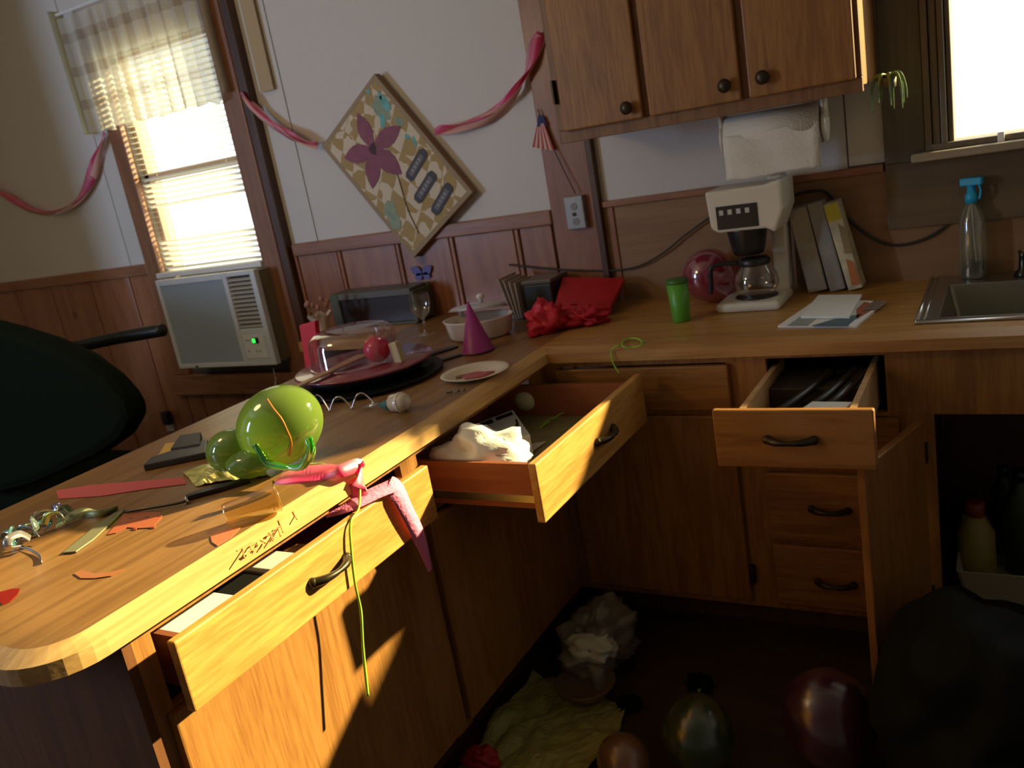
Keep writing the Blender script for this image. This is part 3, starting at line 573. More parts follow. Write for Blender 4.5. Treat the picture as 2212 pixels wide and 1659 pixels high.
# ---- paper towels under the wall cabinet
pt = T('paper_towel_holder', 'paper towel roll hanging under the wall cabinet, one sheet pulled down', 'paper towels', (0.61, -0.22, 1.48))
M().lathe([(0.018,0),(0.056,0),(0.056,0.262),(0.018,0.262)], (0.490,-0.215,1.420), (1,0,0), 36).go('paper_roll', TOWEL, pt, True)
vs = [(0.488,-0.270,1.425),(0.487,-0.272,1.38),(0.486,-0.266,1.34),(0.484,-0.262,1.300)]
m = M(); nx = 12; P = smooth(vs, 4); V = []
for p in P:
    for i in range(nx+1): V.append((p.x+0.265*i/nx, p.y+0.003*math.sin(i*1.1+p.z*20), p.z-0.004*math.sin(i*0.5)))
m.add(V, [(j*(nx+1)+i, j*(nx+1)+i+1, (j+1)*(nx+1)+i+1, (j+1)*(nx+1)+i) for j in range(len(P)-1) for i in range(nx)])
o = m.go('hanging_sheet', TOWEL, pt, True); s_ = o.modifiers.new('t', 'SOLIDIFY'); s_.thickness = 0.0012
for x in (0.474, 0.757): M().lathe([(0.020,0),(0.044,0),(0.048,0.004),(0.046,0.009),(0.020,0.010)], (x,-0.215,1.412), (1,0,0), 30).box(x, x+0.010, -0.245, -0.185, 1.43, 1.50).go('bracket', CREAM, pt, True)

# ---- trailing leaves beside the wall cabinet
lf = T('hanging_leaves', 'small trailing plant with striped green leaves beside wall cabinet end', 'plant', (0.915, -0.20, 1.50))
LG = mat('leaf_green', (0.12,0.20,0.06), 0.5, vary=0.5, bscale=60)
M().lathe([(0.012,0),(0.020,0.006),(0.022,0.03),(0.018,0.03)], (0.925,-0.20,1.475), n=16).go('pot', mat('leaf_pot', (0.10,0.09,0.05), 0.6), lf, True)
for i in range(9):
    a = i*0.7; c_ = Vector((0.925,-0.20,1.505)); d = Vector((math.cos(a)*0.028, math.sin(a)*0.022, 0))
    M().ribbon([c_, c_+d+Vector((0,0,0.008)), c_+d*1.5+Vector((0,0,-0.025)), c_+d*1.6+Vector((0,0,-0.060-0.012*(i % 3)))], lambda q: 0.013*(1-q*0.8), 0.5, th=0.0007).go('leaf', LG, lf, True)

# ================================================================== THINGS ON THE WALL RUN OF THE WORKTOP
ZC = 0.9105; ZP = 0.9105
# ---- sink
sk = T('kitchen_sink', 'stainless steel drop-in sink under the bright window', 'sink', (1.3, -0.28, 0.91))
m = M(); rx0, rx1, ry0, ry1 = 0.990, 1.66, -0.545, -0.018; bx0, bx1, by0, by1 = 1.045, 1.60, -0.500, -0.130
for x0, x1, y0, y1 in ((rx0,bx0,ry0,ry1),(bx1,rx1,ry0,ry1),(bx0,bx1,ry0,by0),(bx0,bx1,by1,ry1)): m.box(x0, x1, y0, y1, 0.9115, 0.9155)
m.go('rim', STEEL, sk, bev=0.0015)
m = M(); m.tube([(rx0+.006,ry1-.006,.9165),(rx0+.006,ry0+.006,.9165)], .005).tube([(rx0+.006,ry0+.006,.9165),(rx1,ry0+.006,.9165)], .005).tube([(rx0+.022,ry1-.02,.9165),(rx0+.022,ry0+.022,.9165)], .003)
o = m.go('rim_bead', STEEL, sk, True)
m = M(); zb = 0.76
m.add([(bx0,by0,.913),(bx1,by0,.913),(bx1,by1,.913),(bx0,by1,.913),(bx0+.03,by0+.03,zb),(bx1-.03,by0+.03,zb),(bx1-.03,by1-.03,zb),(bx0+.03,by1-.03,zb)],
      [(0,1,5,4),(1,2,6,5),(2,3,7,6),(3,0,4,7),(4,5,6,7)])
o = m.go('bowl', mat('bowl_steel', (0.30,0.28,0.20), 0.35, 0.9), sk, bev=0.012)
M().lathe([(0.0,0),(0.03,0.0),(0.038,0.003)], (1.32,-0.31,zb+.001), n=20).go('drain', CHROME, sk, True)
fa = T('faucet', 'dark-bodied faucet standing behind the sink at the picture edge', 'faucet', (1.235, -0.07, 0.915))
M().lathe([(0.026,0),(0.024,0.01),(0.014,0.02),(0.012,0.055),(0.015,0.07)], (1.232,-0.072,0.9155), n=20).go('base', mat('faucet_dark', (0.06,0.06,0.05), 0.25, 0.9), fa, True)
M().tube([(1.232,-0.072,0.975),(1.26,-0.10,1.02),(1.33,-0.20,1.05),(1.38,-0.28,1.03)], 0.010, 10).go('spout', CHROME, fa, True)
# ---- spray bottle
sb = T('spray_bottle', 'clear spray bottle with blue trigger head behind the sink', 'bottle', (1.105, -0.045, ZC))
BC = Vector((1.107, -0.047, 0.9165)); BLUE = mat('spray_blue', (0.02,0.42,0.72), 0.35)
M().lathe([(0.0,0),(0.034,0),(0.036,0.01),(0.035,0.12),(0.033,0.16),(0.024,0.19),(0.014,0.205),(0.013,0.215)], BC, n=28).go('bottle', clear('cloudy_plastic', (0.86,0.88,0.74), 0.10, 0.15, (0.5,0.5,0.40), 0.28), sb, True)
M().lathe([(0.0,0.004),(0.0325,0.004),(0.0335,0.045),(0.0,0.045)], BC, n=28).go('liquid', clear('liquid_tint', (0.30,0.34,0.20), 0.05), sb, True)
M().lathe([(0.016,0.212),(0.016,0.236),(0.011,0.240),(0.010,0.262)], BC, n=20).go('collar', BLUE, sb, True)
hd = M().obox(BC+Vector((0.002,-0.002,0.272)), (0.028,-0.008,0), (0.003,0.010,0), (0,0,0.011)).go('spray_head', BLUE, sb, bev=0.004)
M().tube([BC+Vector((0.018,-.004,0.266)), BC+Vector((0.024,-.006,0.245)), BC+Vector((0.020,-.006,0.222))], 0.0035).go('trigger', BLUE, hd, True)
M().tube([BC+Vector((0,0,0.21)), BC+Vector((0.004,0,0.1)), BC+Vector((0.01,0,0.01))], 0.0018, 6).go('dip_tube', WHITE, sb, True)
# ---- cords on the splashback
CORD = mat('black_cord', (0.03,0.027,0.02), 0.55)
tag(M().tube([at(u,v,'y',-0.014) for u, v in ((1700,425),(1760,412),(1790,420),(1830,470),(1880,512),(1935,530),(2000,515),(2050,480),(2078,430),(2090,380),(2118,345))], 0.0042).go('power_cord', CORD, None, True), 'black cord looping along the splashback up to the sink window', 'cord')
tag(M().tube([at(u,v,'y',-0.022) for u, v in ((1100,572),(1180,580),(1290,585),(1370,578),(1430,548),(1480,508),(1530,472),(1560,455))], 0.0036).go('power_cord', CORD, None, True), 'black cord running from the corner to the coffee maker', 'cord')
# ---- coffee maker
cmk = T('coffee_maker', 'cream drip coffee maker with dark switch panel and glass carafe', 'coffee maker', (0.53, -0.18, ZC))
M().box(0.420, 0.612, -0.300, -0.105, ZC, ZC+0.028).go('base', CREAM, cmk, bev=0.010)
M().lathe([(0.0,0),(0.062,0),(0.064,0.003)], (0.525,-0.208,ZC+0.028), n=30).go('warming_plate', BLACK, cmk, True)
M().prism([(0.560,-0.12,ZC+0.02),(0.605,-0.12,ZC+0.02),(0.612,-0.12,1.285),(0.565,-0.12,1.285)], (0,0.075,0)).go('water_tank', CREAM, cmk, bev=0.008)
M().prism([(0.418,-0.275,1.275),(0.425,-0.275,1.165),(0.445,-0.275,1.150),(0.590,-0.275,1.150),(0.612,-0.275,1.135),(0.640,-0.275,1.20),(0.640,-0.275,1.285),(0.590,-0.275,1.275)], (0,0.17,0)).go('head', CREAM, cmk, bev=0.008)
pn = M().box(0.447, 0.568, -0.279, -0.274, 1.160, 1.228).go('control_panel', BLACK, cmk, bev=0.002)
for i in range(4): M().box(0.457+i*0.0255, 0.470+i*0.0255, -0.281, -0.279, 1.202, 1.217).go('button', mat('btn_grey%d' % i, (0.55,0.53,0.47), 0.5), pn, bev=0.001)
M().lathe([(0.044,0),(0.050,0.02),(0.060,0.075),(0.060,0.080)], (0.515,-0.21,1.072), n=30).go('filter_basket', BLACK, cmk, True)
CC = Vector((0.527,-0.208,ZC+0.032))
cf = M().lathe([(0.0,0),(0.048,0),(0.062,0.015),(0.068,0.04),(0.062,0.068),(0.048,0.088),(0.044,0.100)], CC, n=32, cap=False).go('carafe', CLEAR, cmk, True)
M().lathe([(0.046,0.094),(0.048,0.098),(0.048,0.110),(0.040,0.118),(0.0,0.120)], CC, n=28).go('carafe_lid', BLACK, cf, True)
M().tube([CC+Vector((-0.045,-0.012,0.104)), CC+Vector((-0.105,-0.02,0.106)), CC+Vector((-0.128,-0.025,0.095)), CC+Vector((-0.132,-0.025,0.06)), CC+Vector((-0.136,-0.025,0.018))], 0.0075, 10).go('carafe_handle', BLACK, cf, True)
# ---- three tall boxes leaning on the coffee maker
def leanbox(name, label, x0, x1, dx, hgt, y0, y1, mt, grp=None):
    o = T(name, label, 'box', ((x0+x1)/2, (y0+y1)/2, ZC), grp); t = math.hypot(dx, hgt); up = Vector((dx, 0, hgt))
    s = Vector((hgt, 0, -dx)).normalized()*((x1-x0))
    P0 = Vector((x0, y0, ZC-min(0, s.z)+0.0005))
    M().prism([P0, P0+s, P0+s+up, P0+up], (0, y1-y0, 0)).go('carton', mt, o, bev=0.004); return o, P0, s, up
leanbox('carton_box', 'plain grey-beige tall carton leaning next to the coffee maker', 0.655, 0.712, -0.042, 0.262, -0.100, -0.03, GREY, 'cartons leaning beside the coffee maker')
leanbox('carton_box', 'plain grey carton in the middle of the three leaning cartons', 0.719, 0.765, -0.048, 0.272, -0.102, -0.03, mat('grey_card_b', (0.30,0.28,0.25), 0.7, vary=0.06), 'cartons leaning beside the coffee maker')
bo, P0, s_, up_ = leanbox('carton_box', 'printed carton with yellow top, rightmost of the three leaning cartons', 0.773, 0.815, -0.055, 0.266, -0.104, -0.03, mat('print_cream', (0.60,0.53,0.34), 0.6, vary=0.3, bscale=25), 'cartons leaning beside the coffee maker')
pf = Vector((0,-0.0015,0))
def patch(a, b, c, d, name, mt, th=-0.001): M().prism([P0+pf+s_*u+up_*v for u, v in (a, b, c, d)], (0,th,0)).go(name, mt, bo)
patch((.04,.80),(.96,.80),(.90,.98),(.10,.98), 'yellow_print', mat('print_yellow', (0.62,0.55,0.04), 0.5))
patch((.35,.05),(.92,.05),(.92,.30),(.45,.36), 'orange_print', mat('print_orange', (0.50,0.17,0.05), 0.5))
patch((.50,.42),(.94,.40),(.94,.70),(.62,.76), 'brown_print', mat('print_brown', (0.30,0.20,0.09), 0.5))
# ---- pink balloon and green tumbler
def balloon(name, label, c, r, mt, knot, seed=1, stretch=1.18, colour_knot=None, group=None):
    b_ = T(name, label, 'balloon', (c[0], c[1], c[2]-r), group); k = Vector(knot).normalized(); q = k.to_track_quat('Z','Y').to_matrix()
    M().ell(c, (r,r,r), q, fn=lambda d: 1+(stretch-1)*max(0, d.z)**3+0.0*d.x).go('skin', mt, b_, True)
    kp = Vector(c)+k*r*stretch
    M().lathe([(r*.05,-0.004),(0.004,0.003),(0.007,0.009),(0.003,0.011)], kp, k, 12).go('knot', mt if not colour_knot else colour_knot, b_, True)
    return b_
PB = clear('pink_balloon_skin', (0.75,0.12,0.2), 0.10, 0.12, (0.50,0.05,0.12), 0.75)
balloon('balloon', 'deep pink balloon wedged between green tumbler and coffee maker', (0.358,-0.128,1.000), 0.085, PB, (0.4,0.3,-0.4), group='balloons')
gt = T('tumbler', 'bright green plastic tumbler on the worktop beside the pink balloon', 'tumbler', (0.333,-0.365,ZC))
GT = mat('tumbler_green', (0.10,0.36,0.03), 0.35)
M().lathe([(0.0,0),(0.024,0),(0.027,0.004),(0.033,0.128),(0.030,0.128),(0.025,0.006),(0.0,0.006)], (0.333,-0.365,ZC), n=28, cap=False).go('cup', GT, gt, True)
M().lathe([(0.033,0.118),(0.0345,0.121),(0.0345,0.127),(0.033,0.130)], (0.333,-0.365,ZC), n=28).go('rim', mat('tumbler_rim', (0.05,0.16,0.02), 0.4), gt, True)
# ---- magazines, note
def sheet(name, label, pts, z, th, mt, cat='paper', bits=()):
    P = [at(u,v,'z',z) for u, v in pts]; c = sum(P, Vector())/len(P); o = T(name, label, cat, (c.x, c.y, z))
    M().prism(P, (0,0,th)).go('pages', mt, o, bev=0.0006)
    for nm, q, m_ in bits: M().prism([at(u,v,'z',z+th) for u, v in q], (0,0,0.0006)).go(nm, m_, o)
    return o
PRD, PRB, PRG = mat('print_red', (0.45,0.13,0.08), 0.5), mat('print_blue', (0.10,0.16,0.20), 0.5), mat('print_grey', (0.35,0.37,0.36), 0.5)
sheet('magazine', 'open magazine lying under the white note near the sink', ((1680,708),(1850,708),(1912,655),(1765,650)), ZC, 0.006, PAPER, 'magazine',
      (('picture',((1700,704),(1745,704),(1775,680),(1735,680)),PRG),('picture',((1750,705),(1830,705),(1862,678),(1800,690)),PRB),('picture',((1850,690),(1900,660),(1868,652),(1850,668)),PRD)))
sheet('note_paper', 'blank white notepad on top of the magazine', ((1730,688),(1835,688),(1862,640),(1768,641)), ZC+0.0075, 0.006, mat('bright_paper', (0.9,0.9,0.88), 0.7), 'notepad')
sheet('coupon', 'small printed coupon sticking out right of the notepad', ((1862,672),(1898,668),(1916,652),(1890,648)), ZC+0.0075, 0.0015, mat('coupon_print', (0.22,0.16,0.13), 0.6, vary=0.5, bscale=90), 'paper')
# ---- curling green ribbon over the edge
GR = mat('green_ribbon', (0.30,0.55,0.04), 0.4)
gr = T('curling_ribbon', 'curly light green ribbon on the worktop edge above the open drawer', 'ribbon', at(1365,742,'z',ZC))
M().tube([at(u,v,'z',ZC+0.004+0.004*(i % 2)) for i, (u, v) in enumerate(((1392,738),(1370,730),(1348,735),(1345,748),(1365,750),(1388,744),(1378,733),(1352,733),(1340,745)))]+[Vector((0.214,-0.640,0.905)), Vector((0.216,-0.648,0.87)), Vector((0.235,-0.660,0.84))], 0.0022, 6).go('ribbon', GR, gr, True)
# ---- red gift bag lying in the corner
RED = mat('red_bag_paper', (0.50,0.015,0.02), 0.35, vary=0.1, bscale=20); RED2 = mat('red_tissue', (0.60,0.01,0.03), 0.5, bump=0.3, bscale=40)
rb = T('gift_bag', 'red paper gift bag tipped over in the worktop corner', 'bag', (-0.03,-0.25,ZC))
a_, b_, c_, d_ = at(1215,598,'y',-0.10), at(1350,600,'y',-0.06), at(1318,668,'y',-0.24), at(1195,668,'y',-0.28)
for p in (c_, d_): p.z = max(p.z, ZC+0.03)
nb = (b_-a_).cross(d_-a_).normalized(); nb = nb if nb.z > 0 else -nb
M().prism([a_, b_, c_, d_], -nb*0.020).go('bag_body', RED, rb, bev=0.003)
def crumple(c, r, seed, amp=.35, fr=2.2, nu=36, nv=24, zmin=None, rot=None):
    m = M(); m.ell(c, r, rot, nu, nv, fn=lambda d: 1+amp*noise.noise(d*fr+Vector((seed,seed*2,0)))+amp*.5*noise.noise(d*fr*2.7+Vector((0,seed,seed))))
    if zmin is not None:
        for p in m.v: p.z = max(p.z, zmin+0.0004*((p.x*977) % 3))
    return m
crumple((-0.105,-0.395,ZC+0.035), (0.060,0.075,0.055), 3, .5, 2, zmin=ZC).go('tissue', RED2, rb, True)
crumple((-0.010,-0.335,ZC+0.020), (0.075,0.055,0.030), 8, .6, 2.5, zmin=ZC).go('tissue', RED2, rb, True)
M().tube([Vector((-0.04,-0.30,ZC+0.06)), Vector((-0.035,-0.36,ZC+0.07)), Vector((0.01,-0.39,ZC+0.04)), Vector((0.06,-0.36,ZC+0.012)), Vector((0.07,-0.28,ZC+0.03))], 0.003).go('handle_cord', RED2, rb, True)
# ---- napkin holder and black box in the corner
nh = T('napkin_holder', 'napkins fanned in a holder beside the black tin in the corner', 'napkin holder', (-0.33,-0.18,ZC))
NAP = mat('napkin_beige', (0.45,0.36,0.28), 0.9)
for i in range(4):
    x = -0.345+i*0.010
    M().prism([(x,-0.20,ZC+0.002),(x+0.004,-0.20,ZC+0.002),(x-0.040+i*0.012+0.004,-0.20,ZC+0.150-0.006*i),(x-0.040+i*0.012,-0.20,ZC+0.150-0.006*i)], (0,0.13,0)).go('napkin', NAP, nh)
M().box(-0.365,-0.295,-0.205,-0.065,ZC,ZC+0.003).go('holder_base', BLACK, nh)
bx = T('black_tin', 'black square canister beside the napkins in the worktop corner', 'canister', (-0.24,-0.13,ZC))
M().box(-0.292,-0.180,-0.190,-0.06,ZC,ZC+0.118).go('body', mat('tin_black', (0.020,0.016,0.012), 0.5), bx, bev=0.006)
M().box(-0.296,-0.176,-0.194,-0.056,ZC+0.118,ZC+0.134).go('lid', mat('tin_lid', (0.10,0.08,0.055), 0.4), bx, bev=0.004)
# ---- white casserole with lid, party hat
cs = T('casserole_dish', 'oval white casserole dish with its lid set askew, behind the party hat', 'dish', (-0.36,-0.43,ZC))
q = Matrix.Rotation(math.radians(12), 3, 'Z'); CW = mat('stoneware_white', (0.80,0.70,0.60), 0.3, coat=0.3)
def ovlathe(prof, c, ex, mt, name, par, rot=q, n=40, cap=False):
    m = M(); m.lathe(prof, (0,0,0), n=n, cap=cap); c = Vector(c)
    m.v = [c+rot @ Vector((p.x*ex, p.y, p.z)) for p in m.v]; return m.go(name, mt, par, True)
ovlathe([(0.0,0.0),(0.072,0),(0.082,0.010),(0.090,0.062),(0.094,0.068),(0.088,0.068),(0.080,0.012),(0.0,0.010)], (-0.352,-0.42,ZC), 1.32, CW, 'bowl', cs)
ld = ovlathe([(0.0,0.022),(0.020,0.021),(0.070,0.012),(0.085,0.0),(0.080,-0.003),(0.0,0.012)], (-0.385,-0.355,ZC+0.083), 1.28, mat('lid_white', (0.50,0.46,0.46), 0.25, coat=0.4), 'lid', cs, Matrix.Rotation(math.radians(12),3,'Z') @ Matrix.Rotation(math.radians(-9),3,'X'))
M().lathe([(0.008,0),(0.007,0.010),(0.014,0.018),(0.015,0.026),(0.008,0.032),(0.0,0.033)], (-0.366,-0.36,ZC+0.102), n=18).go('knob', mat('knob_glaze', (0.72,0.68,0.66), 0.2), ld, True)
ph = T('party_hat', 'purple paper cone party hat standing on the worktop', 'hat', (-0.248,-0.618,ZC))
M().lathe([(0.052,0),(0.0505,0.004),(0.002,0.158),(0.0,0.158)], (-0.246,-0.618,ZC+0.001), (-0.04,0.02,1), n=36, cap=False).go('cone', mat('hat_purple', (0.36,0.03,0.22), 0.45), ph, True)
M().lathe([(0.0515,0),(0.0530,0.002),(0.0515,0.005)], (-0.246,-0.618,ZC+0.0005), (-0.04,0.02,1), n=36).go('hat_rim', mat('hat_rim', (0.16,0.02,0.10), 0.5), ph, True)
# ---- wine glass
wg = T('wine_glass', 'clear stemmed wine glass before the dark box', 'glass', (-0.632,-0.345,ZC))
M().lathe([(0.032,0.0),(0.030,0.002),(0.006,0.006),(0.0035,0.02),(0.0045,0.030),(0.0035,0.050),(0.010,0.060),(0.030,0.080),(0.038,0.110),(0.036,0.150)], (-0.632,-0.345,ZC+.0005), n=32, cap=False).go('glass', CLEAR, wg, True)
# ---- dark box against the wainscot
db = T('storage_box', 'dark open-fronted box standing against the wainscot behind the cake tray', 'box', (-0.99,-0.11,ZC))
DG = mat('box_green_grey', (0.09,0.095,0.06), 0.6); x0, x1, y0, y1, z1 = -1.215, -0.795, -0.155, -0.032, 1.050
M().box(x0,x1,y1-.012,y1,ZC,z1).box(x0,x0+.045,y0,y1-.012,ZC,z1).box(x1-.012,x1,y0,y1-.012,ZC,z1-.012).box(x0,x1,y0,y1-.012,ZC,ZC+.01).go('casing', DG, db, bev=0.003)
M().box(x0+.045,x1-.012,y0,y1-.012,z1-.026,z1).go('top', mat('box_top', (0.11,0.10,0.085), 0.5), db, bev=0.003)
M().box(x0+.047,x1-.014,y0+.01,y0+.016,ZC+.012,z1-.028).go('door', mat('box_door', (0.030,0.016,0.012), 0.3), db)

# ================================================================== THINGS ON THE PENINSULA
# ---- cake stand: dark tray on black foot, clear dome, silver scalloped skirt
TC = Vector((-0.50,-0.862,0.0))
ck_ = T('cake_tray', 'large round maroon cake tray on black foot under a clear dome', 'cake stand', (TC.x,TC.y,ZP))
# the tray is leaned: its right side rests on the worktop
rt = Matrix.Rotation(math.radians(0), 3, 'X')
M().lathe([(0.0,0),(0.155,0),(0.165,0.004),(0.195,0.030),(0.190,0.034),(0.0,0.028)], (TC.x,TC.y,ZP+.006), n=48).go('foot', BLACK, ck_, True)
M().lathe([(0.0,0),(0.205,0),(0.228,0.010),(0.226,0.013),(0.20,0.005),(0.0,0.005)], (TC.x+.030,TC.y-.030,ZP), n=56).go('tray_shadow', mat('tray_shadow_black', (.008,.008,.008), .5, spec=.2), ck_, True)  # black disc standing in for the shadow under the cake tray
M().lathe([(0.0,0.037),(0.206,0.039),(0.212,0.044),(0.206,0.048),(0.0,0.043)], (TC.x,TC.y,ZP), n=56).go('tray', mat('tray_maroon', (0.26,0.045,0.065), 0.25, coat=0.4), ck_, True)
dm = T('cake_dome', 'clear plastic dome on the maroon cake tray', 'dome', (TC.x-.03,TC.y+.01,ZP+.043))
M().lathe([(0.138,0.0),(0.136,0.004),(0.134,0.070),(0.128,0.090),(0.108,0.103),(0.070,0.109),(0.0,0.111)], (TC.x-.035,TC.y+.01,ZP+.0485), n=48, cap=False).go('shell', clear('dome_plastic', (0.93,0.86,0.88), 0.06, 0.06, rim=.6), dm, True)
M().lathe([(0.138,0),(0.143,0.001),(0.143,0.004),(0.138,0.005)], (TC.x-.035,TC.y+.01,ZP+.0485), n=48, cap=False).go('rim', clear('dome_rim', (0.9,0.85,0.88), 0.1, 0.1, (0.7,0.4,0.5), 0.3), dm, True)
cb = tag(M().ell((-0.435,-0.868,ZP+.048+.040), (0.040,0.040,0.040)).go('pink_ball', mat('hot_pink', (0.72,0.02,0.09), 0.35, coat=0.5), None, True), 'hot pink ball under the clear dome', 'ball')
cc = tag(M().obox(at(856,762,'y',-0.865)+Vector((0.004,0,0.0)), Vector((0.0145,0,0.003)), (0,0.012,0), Vector((-0.005,0,0.033))).go('cream_block', mat('cream_block', (0.55,0.45,0.26), 0.6), None, bev=0.003), 'small upright cream block beside the pink ball on the cake tray', 'block')
cc.location.z += 0.0
A_, B_ = at(665,826,'z',ZP+.056), at(785,768,'z',ZP+.056)
sp = T('wooden_spatula', 'flat wooden spatula laid across the cake tray edge', 'spatula', A_)
dd = (B_-A_).normalized(); sd = Vector((-dd.y,dd.x,0))
M().prism([A_-dd*.11-sd*.012, A_-sd*.012, A_+sd*.012, A_-dd*.11+sd*.012], (0,0,.005)).go('handle', wood('spatula_wood', (0.50,0.30,0.15), (0.42,0.24,0.12), 'x', 20, 8), sp, bev=0.002)
lab(M().prism([A_-sd*.012, B_-sd*.024-dd*.02, B_-sd*.018, B_+sd*.018, B_+sd*.024-dd*.02, A_+sd*.012], (0,0,.005)).go('blade', bpy.data.materials['spatula_wood'], sp, bev=0.002), 'broad blade')
# silver wire loops below the tray rim
wr = T('wire_trivet', 'silver wire trivet of loops in front of the cake tray', 'trivet', at(745,880,'z',ZP))
for i, (ua, va, ub, vb) in enumerate(((675,872,712,886),(713,886,759,880),(761,880,806,870))):
    a_, b_ = at(ua,va,'z',ZP+.003), at(ub,vb,'z',ZP+.003); m_ = a_.lerp(b_, .5)+Vector((0,0,.033))
    M().tube([a_, a_.lerp(m_, .55)+Vector((0,0,.008)), m_, b_.lerp(m_, .55)+Vector((0,0,.008)), b_], 0.0022, 8).go('loop', CHROME, wr, True)
m = M()
for u, v in ((675,872),(712,886),(760,881),(806,870)): M().ell(at(u,v,'z',ZP+.003), (.005,.005,.003), nu=12, nv=8).go('foot', CHROME, wr, True)
# ---- red carton with a cream top behind the tray
rc = T('red_carton', 'tall narrow red carton standing left of the cake tray', 'carton', (-0.775,-0.80,ZP))
M().prism([at(655,700,'y',-0.79), at(689,690,'y',-0.79), Vector((-0.735,-0.79,ZP)), Vector((-0.795,-0.79,ZP))], (0,-0.02,0)).go('carton', mat('carton_red', (0.62,0.008,0.02), 0.5), rc, bev=0.002)
fp = T('ruffled_cup', 'cream ruffled paper cup holding dried flowers behind the red carton', 'cup', (-1.165,-0.285,ZP))
fc_ = Vector((-1.165,-0.285,ZP)); CRM = mat('ruffle_cream', (0.62,0.48,0.36), 0.7)
m = M(); m.lathe([(0.022,0),(0.026,0.04),(0.038,0.075),(0.050,0.092)], fc_, n=40, cap=False)
for p in m.v:
    hh = p.z-fc_.z; a = math.atan2(p.y-fc_.y, p.x-fc_.x); p.z += 0.006*math.sin(a*6)*(hh/.09)**2
m.go('cup', CRM, fp, True)
for i in range(7):
    a = i*0.9; e_ = fc_+Vector((0.045*math.cos(a), 0.04*math.sin(a), 0.125+0.01*(i % 3)))
    st = M().tube([fc_+Vector((0,0,.02)), fc_+Vector((0.02*math.cos(a),0.02*math.sin(a),.08)), e_], 0.0016, 6).go('stalk', mat('stalk%d' % i, (0.30,0.17,0.08), 0.8), fp, True)
    M().ell(e_, (.009,.009,.012), nu=10, nv=8).go('flower_head', mat('dry_head%d' % i, (0.42,0.20,0.12), 0.9), st, True)
# ---- pearly ornament lying down
po = T('small_bottle', 'little pearly bottle with teal cap lying before the cake tray', 'bottle', at(845,880,'z',ZP))
A_ = at(790,876,'z',ZP+.012); B_ = at(875,868,'z',ZP+.026); ax = (B_-A_).normalized(); c0 = B_-ax*.028
M().lathe([(0.0,-.034),(0.016,-.032),(0.0235,-.022),(0.0245,0.0),(0.024,0.014),(0.019,0.026),(0.010,0.032),(0.0,0.033)], c0+ax*.008, ax, 28).go('body', mat('pearl', (0.62,0.50,0.38), 0.18, coat=0.6), po, True)
M().lathe([(0.0255,0.0),(0.0262,0.001),(0.0262,0.006),(0.0255,0.007)], c0+ax*.012, ax, 28).go('band', mat('pearl_band', (0.72,0.66,0.54), 0.2), po, True)
M().lathe([(0.004,0),(0.006,0.01),(0.014,0.035),(0.017,0.042)], c0-ax*.068+Vector((0,0,-.003)), ax, 20).go('cap', mat('teal_cap', (0.03,0.16,0.15), 0.35), po, True)
M().tube([c0-ax*.066, A_-ax*.012+Vector((0,0,-.004))], 0.005, 8).go('nozzle', clear('nozzle_clear', (0.9,0.9,0.9), 0.15, 0.1, (0.6,0.55,0.45), 0.5), po, True)
# ---- screws
for i, (u, v, a) in enumerate(((970,848,0.2),(985,846,0.5),(997,843,-0.2))):
    c_ = at(u,v,'z',ZP+.004); d = Vector((math.cos(a+.5), math.sin(a+.5), 0))
    s1 = T('screw', ['small screw lying before the paper plate, leftmost of three','small screw lying before the paper plate, middle of three','small screw lying before the paper plate, rightmost of three'][i], 'screw', c_, 'loose screws')
    M().tube([c_-d*.008, c_+d*.006], .0018, 6).go('shank', STEEL if i else BRASS, s1, True); M().lathe([(0.0015,0),(0.0038,0.003),(0.0,0.0035)], c_+d*.006, d, 10).go('head', BRASS, s1, True)
# ---- paper plate
PC = at(1026,803,'z',ZP+.01)
pl = T('paper_plate', 'white paper plate smeared with pink icing at the worktop corner', 'plate', (PC.x,PC.y,ZP))
m = M(); m.lathe([(0.0,0.001),(0.066,0.001),(0.074,0.008),(0.096,0.013),(0.098,0.012),(0.076,0.005),(0.066,-0.0002),(0.0,-0.0002)], (PC.x,PC.y,ZP+.0005), n=56, cap=False).go('plate', mat('plate_white', (0.66,0.56,0.42), 0.6), pl, True)
def flat_blob(c, r, el, seed, th=.003, rot=0):
    pts = []
    for k in range(20):
        t = 2*math.pi*k/20; rr = r*(1+.5*noise.noise(Vector((math.cos(t)*1.7, math.sin(t)*1.7, seed)))); x, y = rr*math.cos(t), rr*el*math.sin(t)
        pts.append(Vector((c[0]+x*math.cos(rot)-y*math.sin(rot), c[1]+x*math.sin(rot)+y*math.cos(rot), c[2])))
    return M().prism(pts, (0,0,th))
flat_blob((PC.x+.012,PC.y-.012,ZP+.002), .040, .7, 2, .004, .4).go('icing', mat('pink_icing', (0.45,0.10,0.09), 0.4), pl)
flat_blob((PC.x-.030,PC.y-.018,ZP+.002), .026, .5, 5, .003, .8).go('cake_crumbs', mat('brown_crumb', (0.20,0.11,0.05), 0.8), pl)
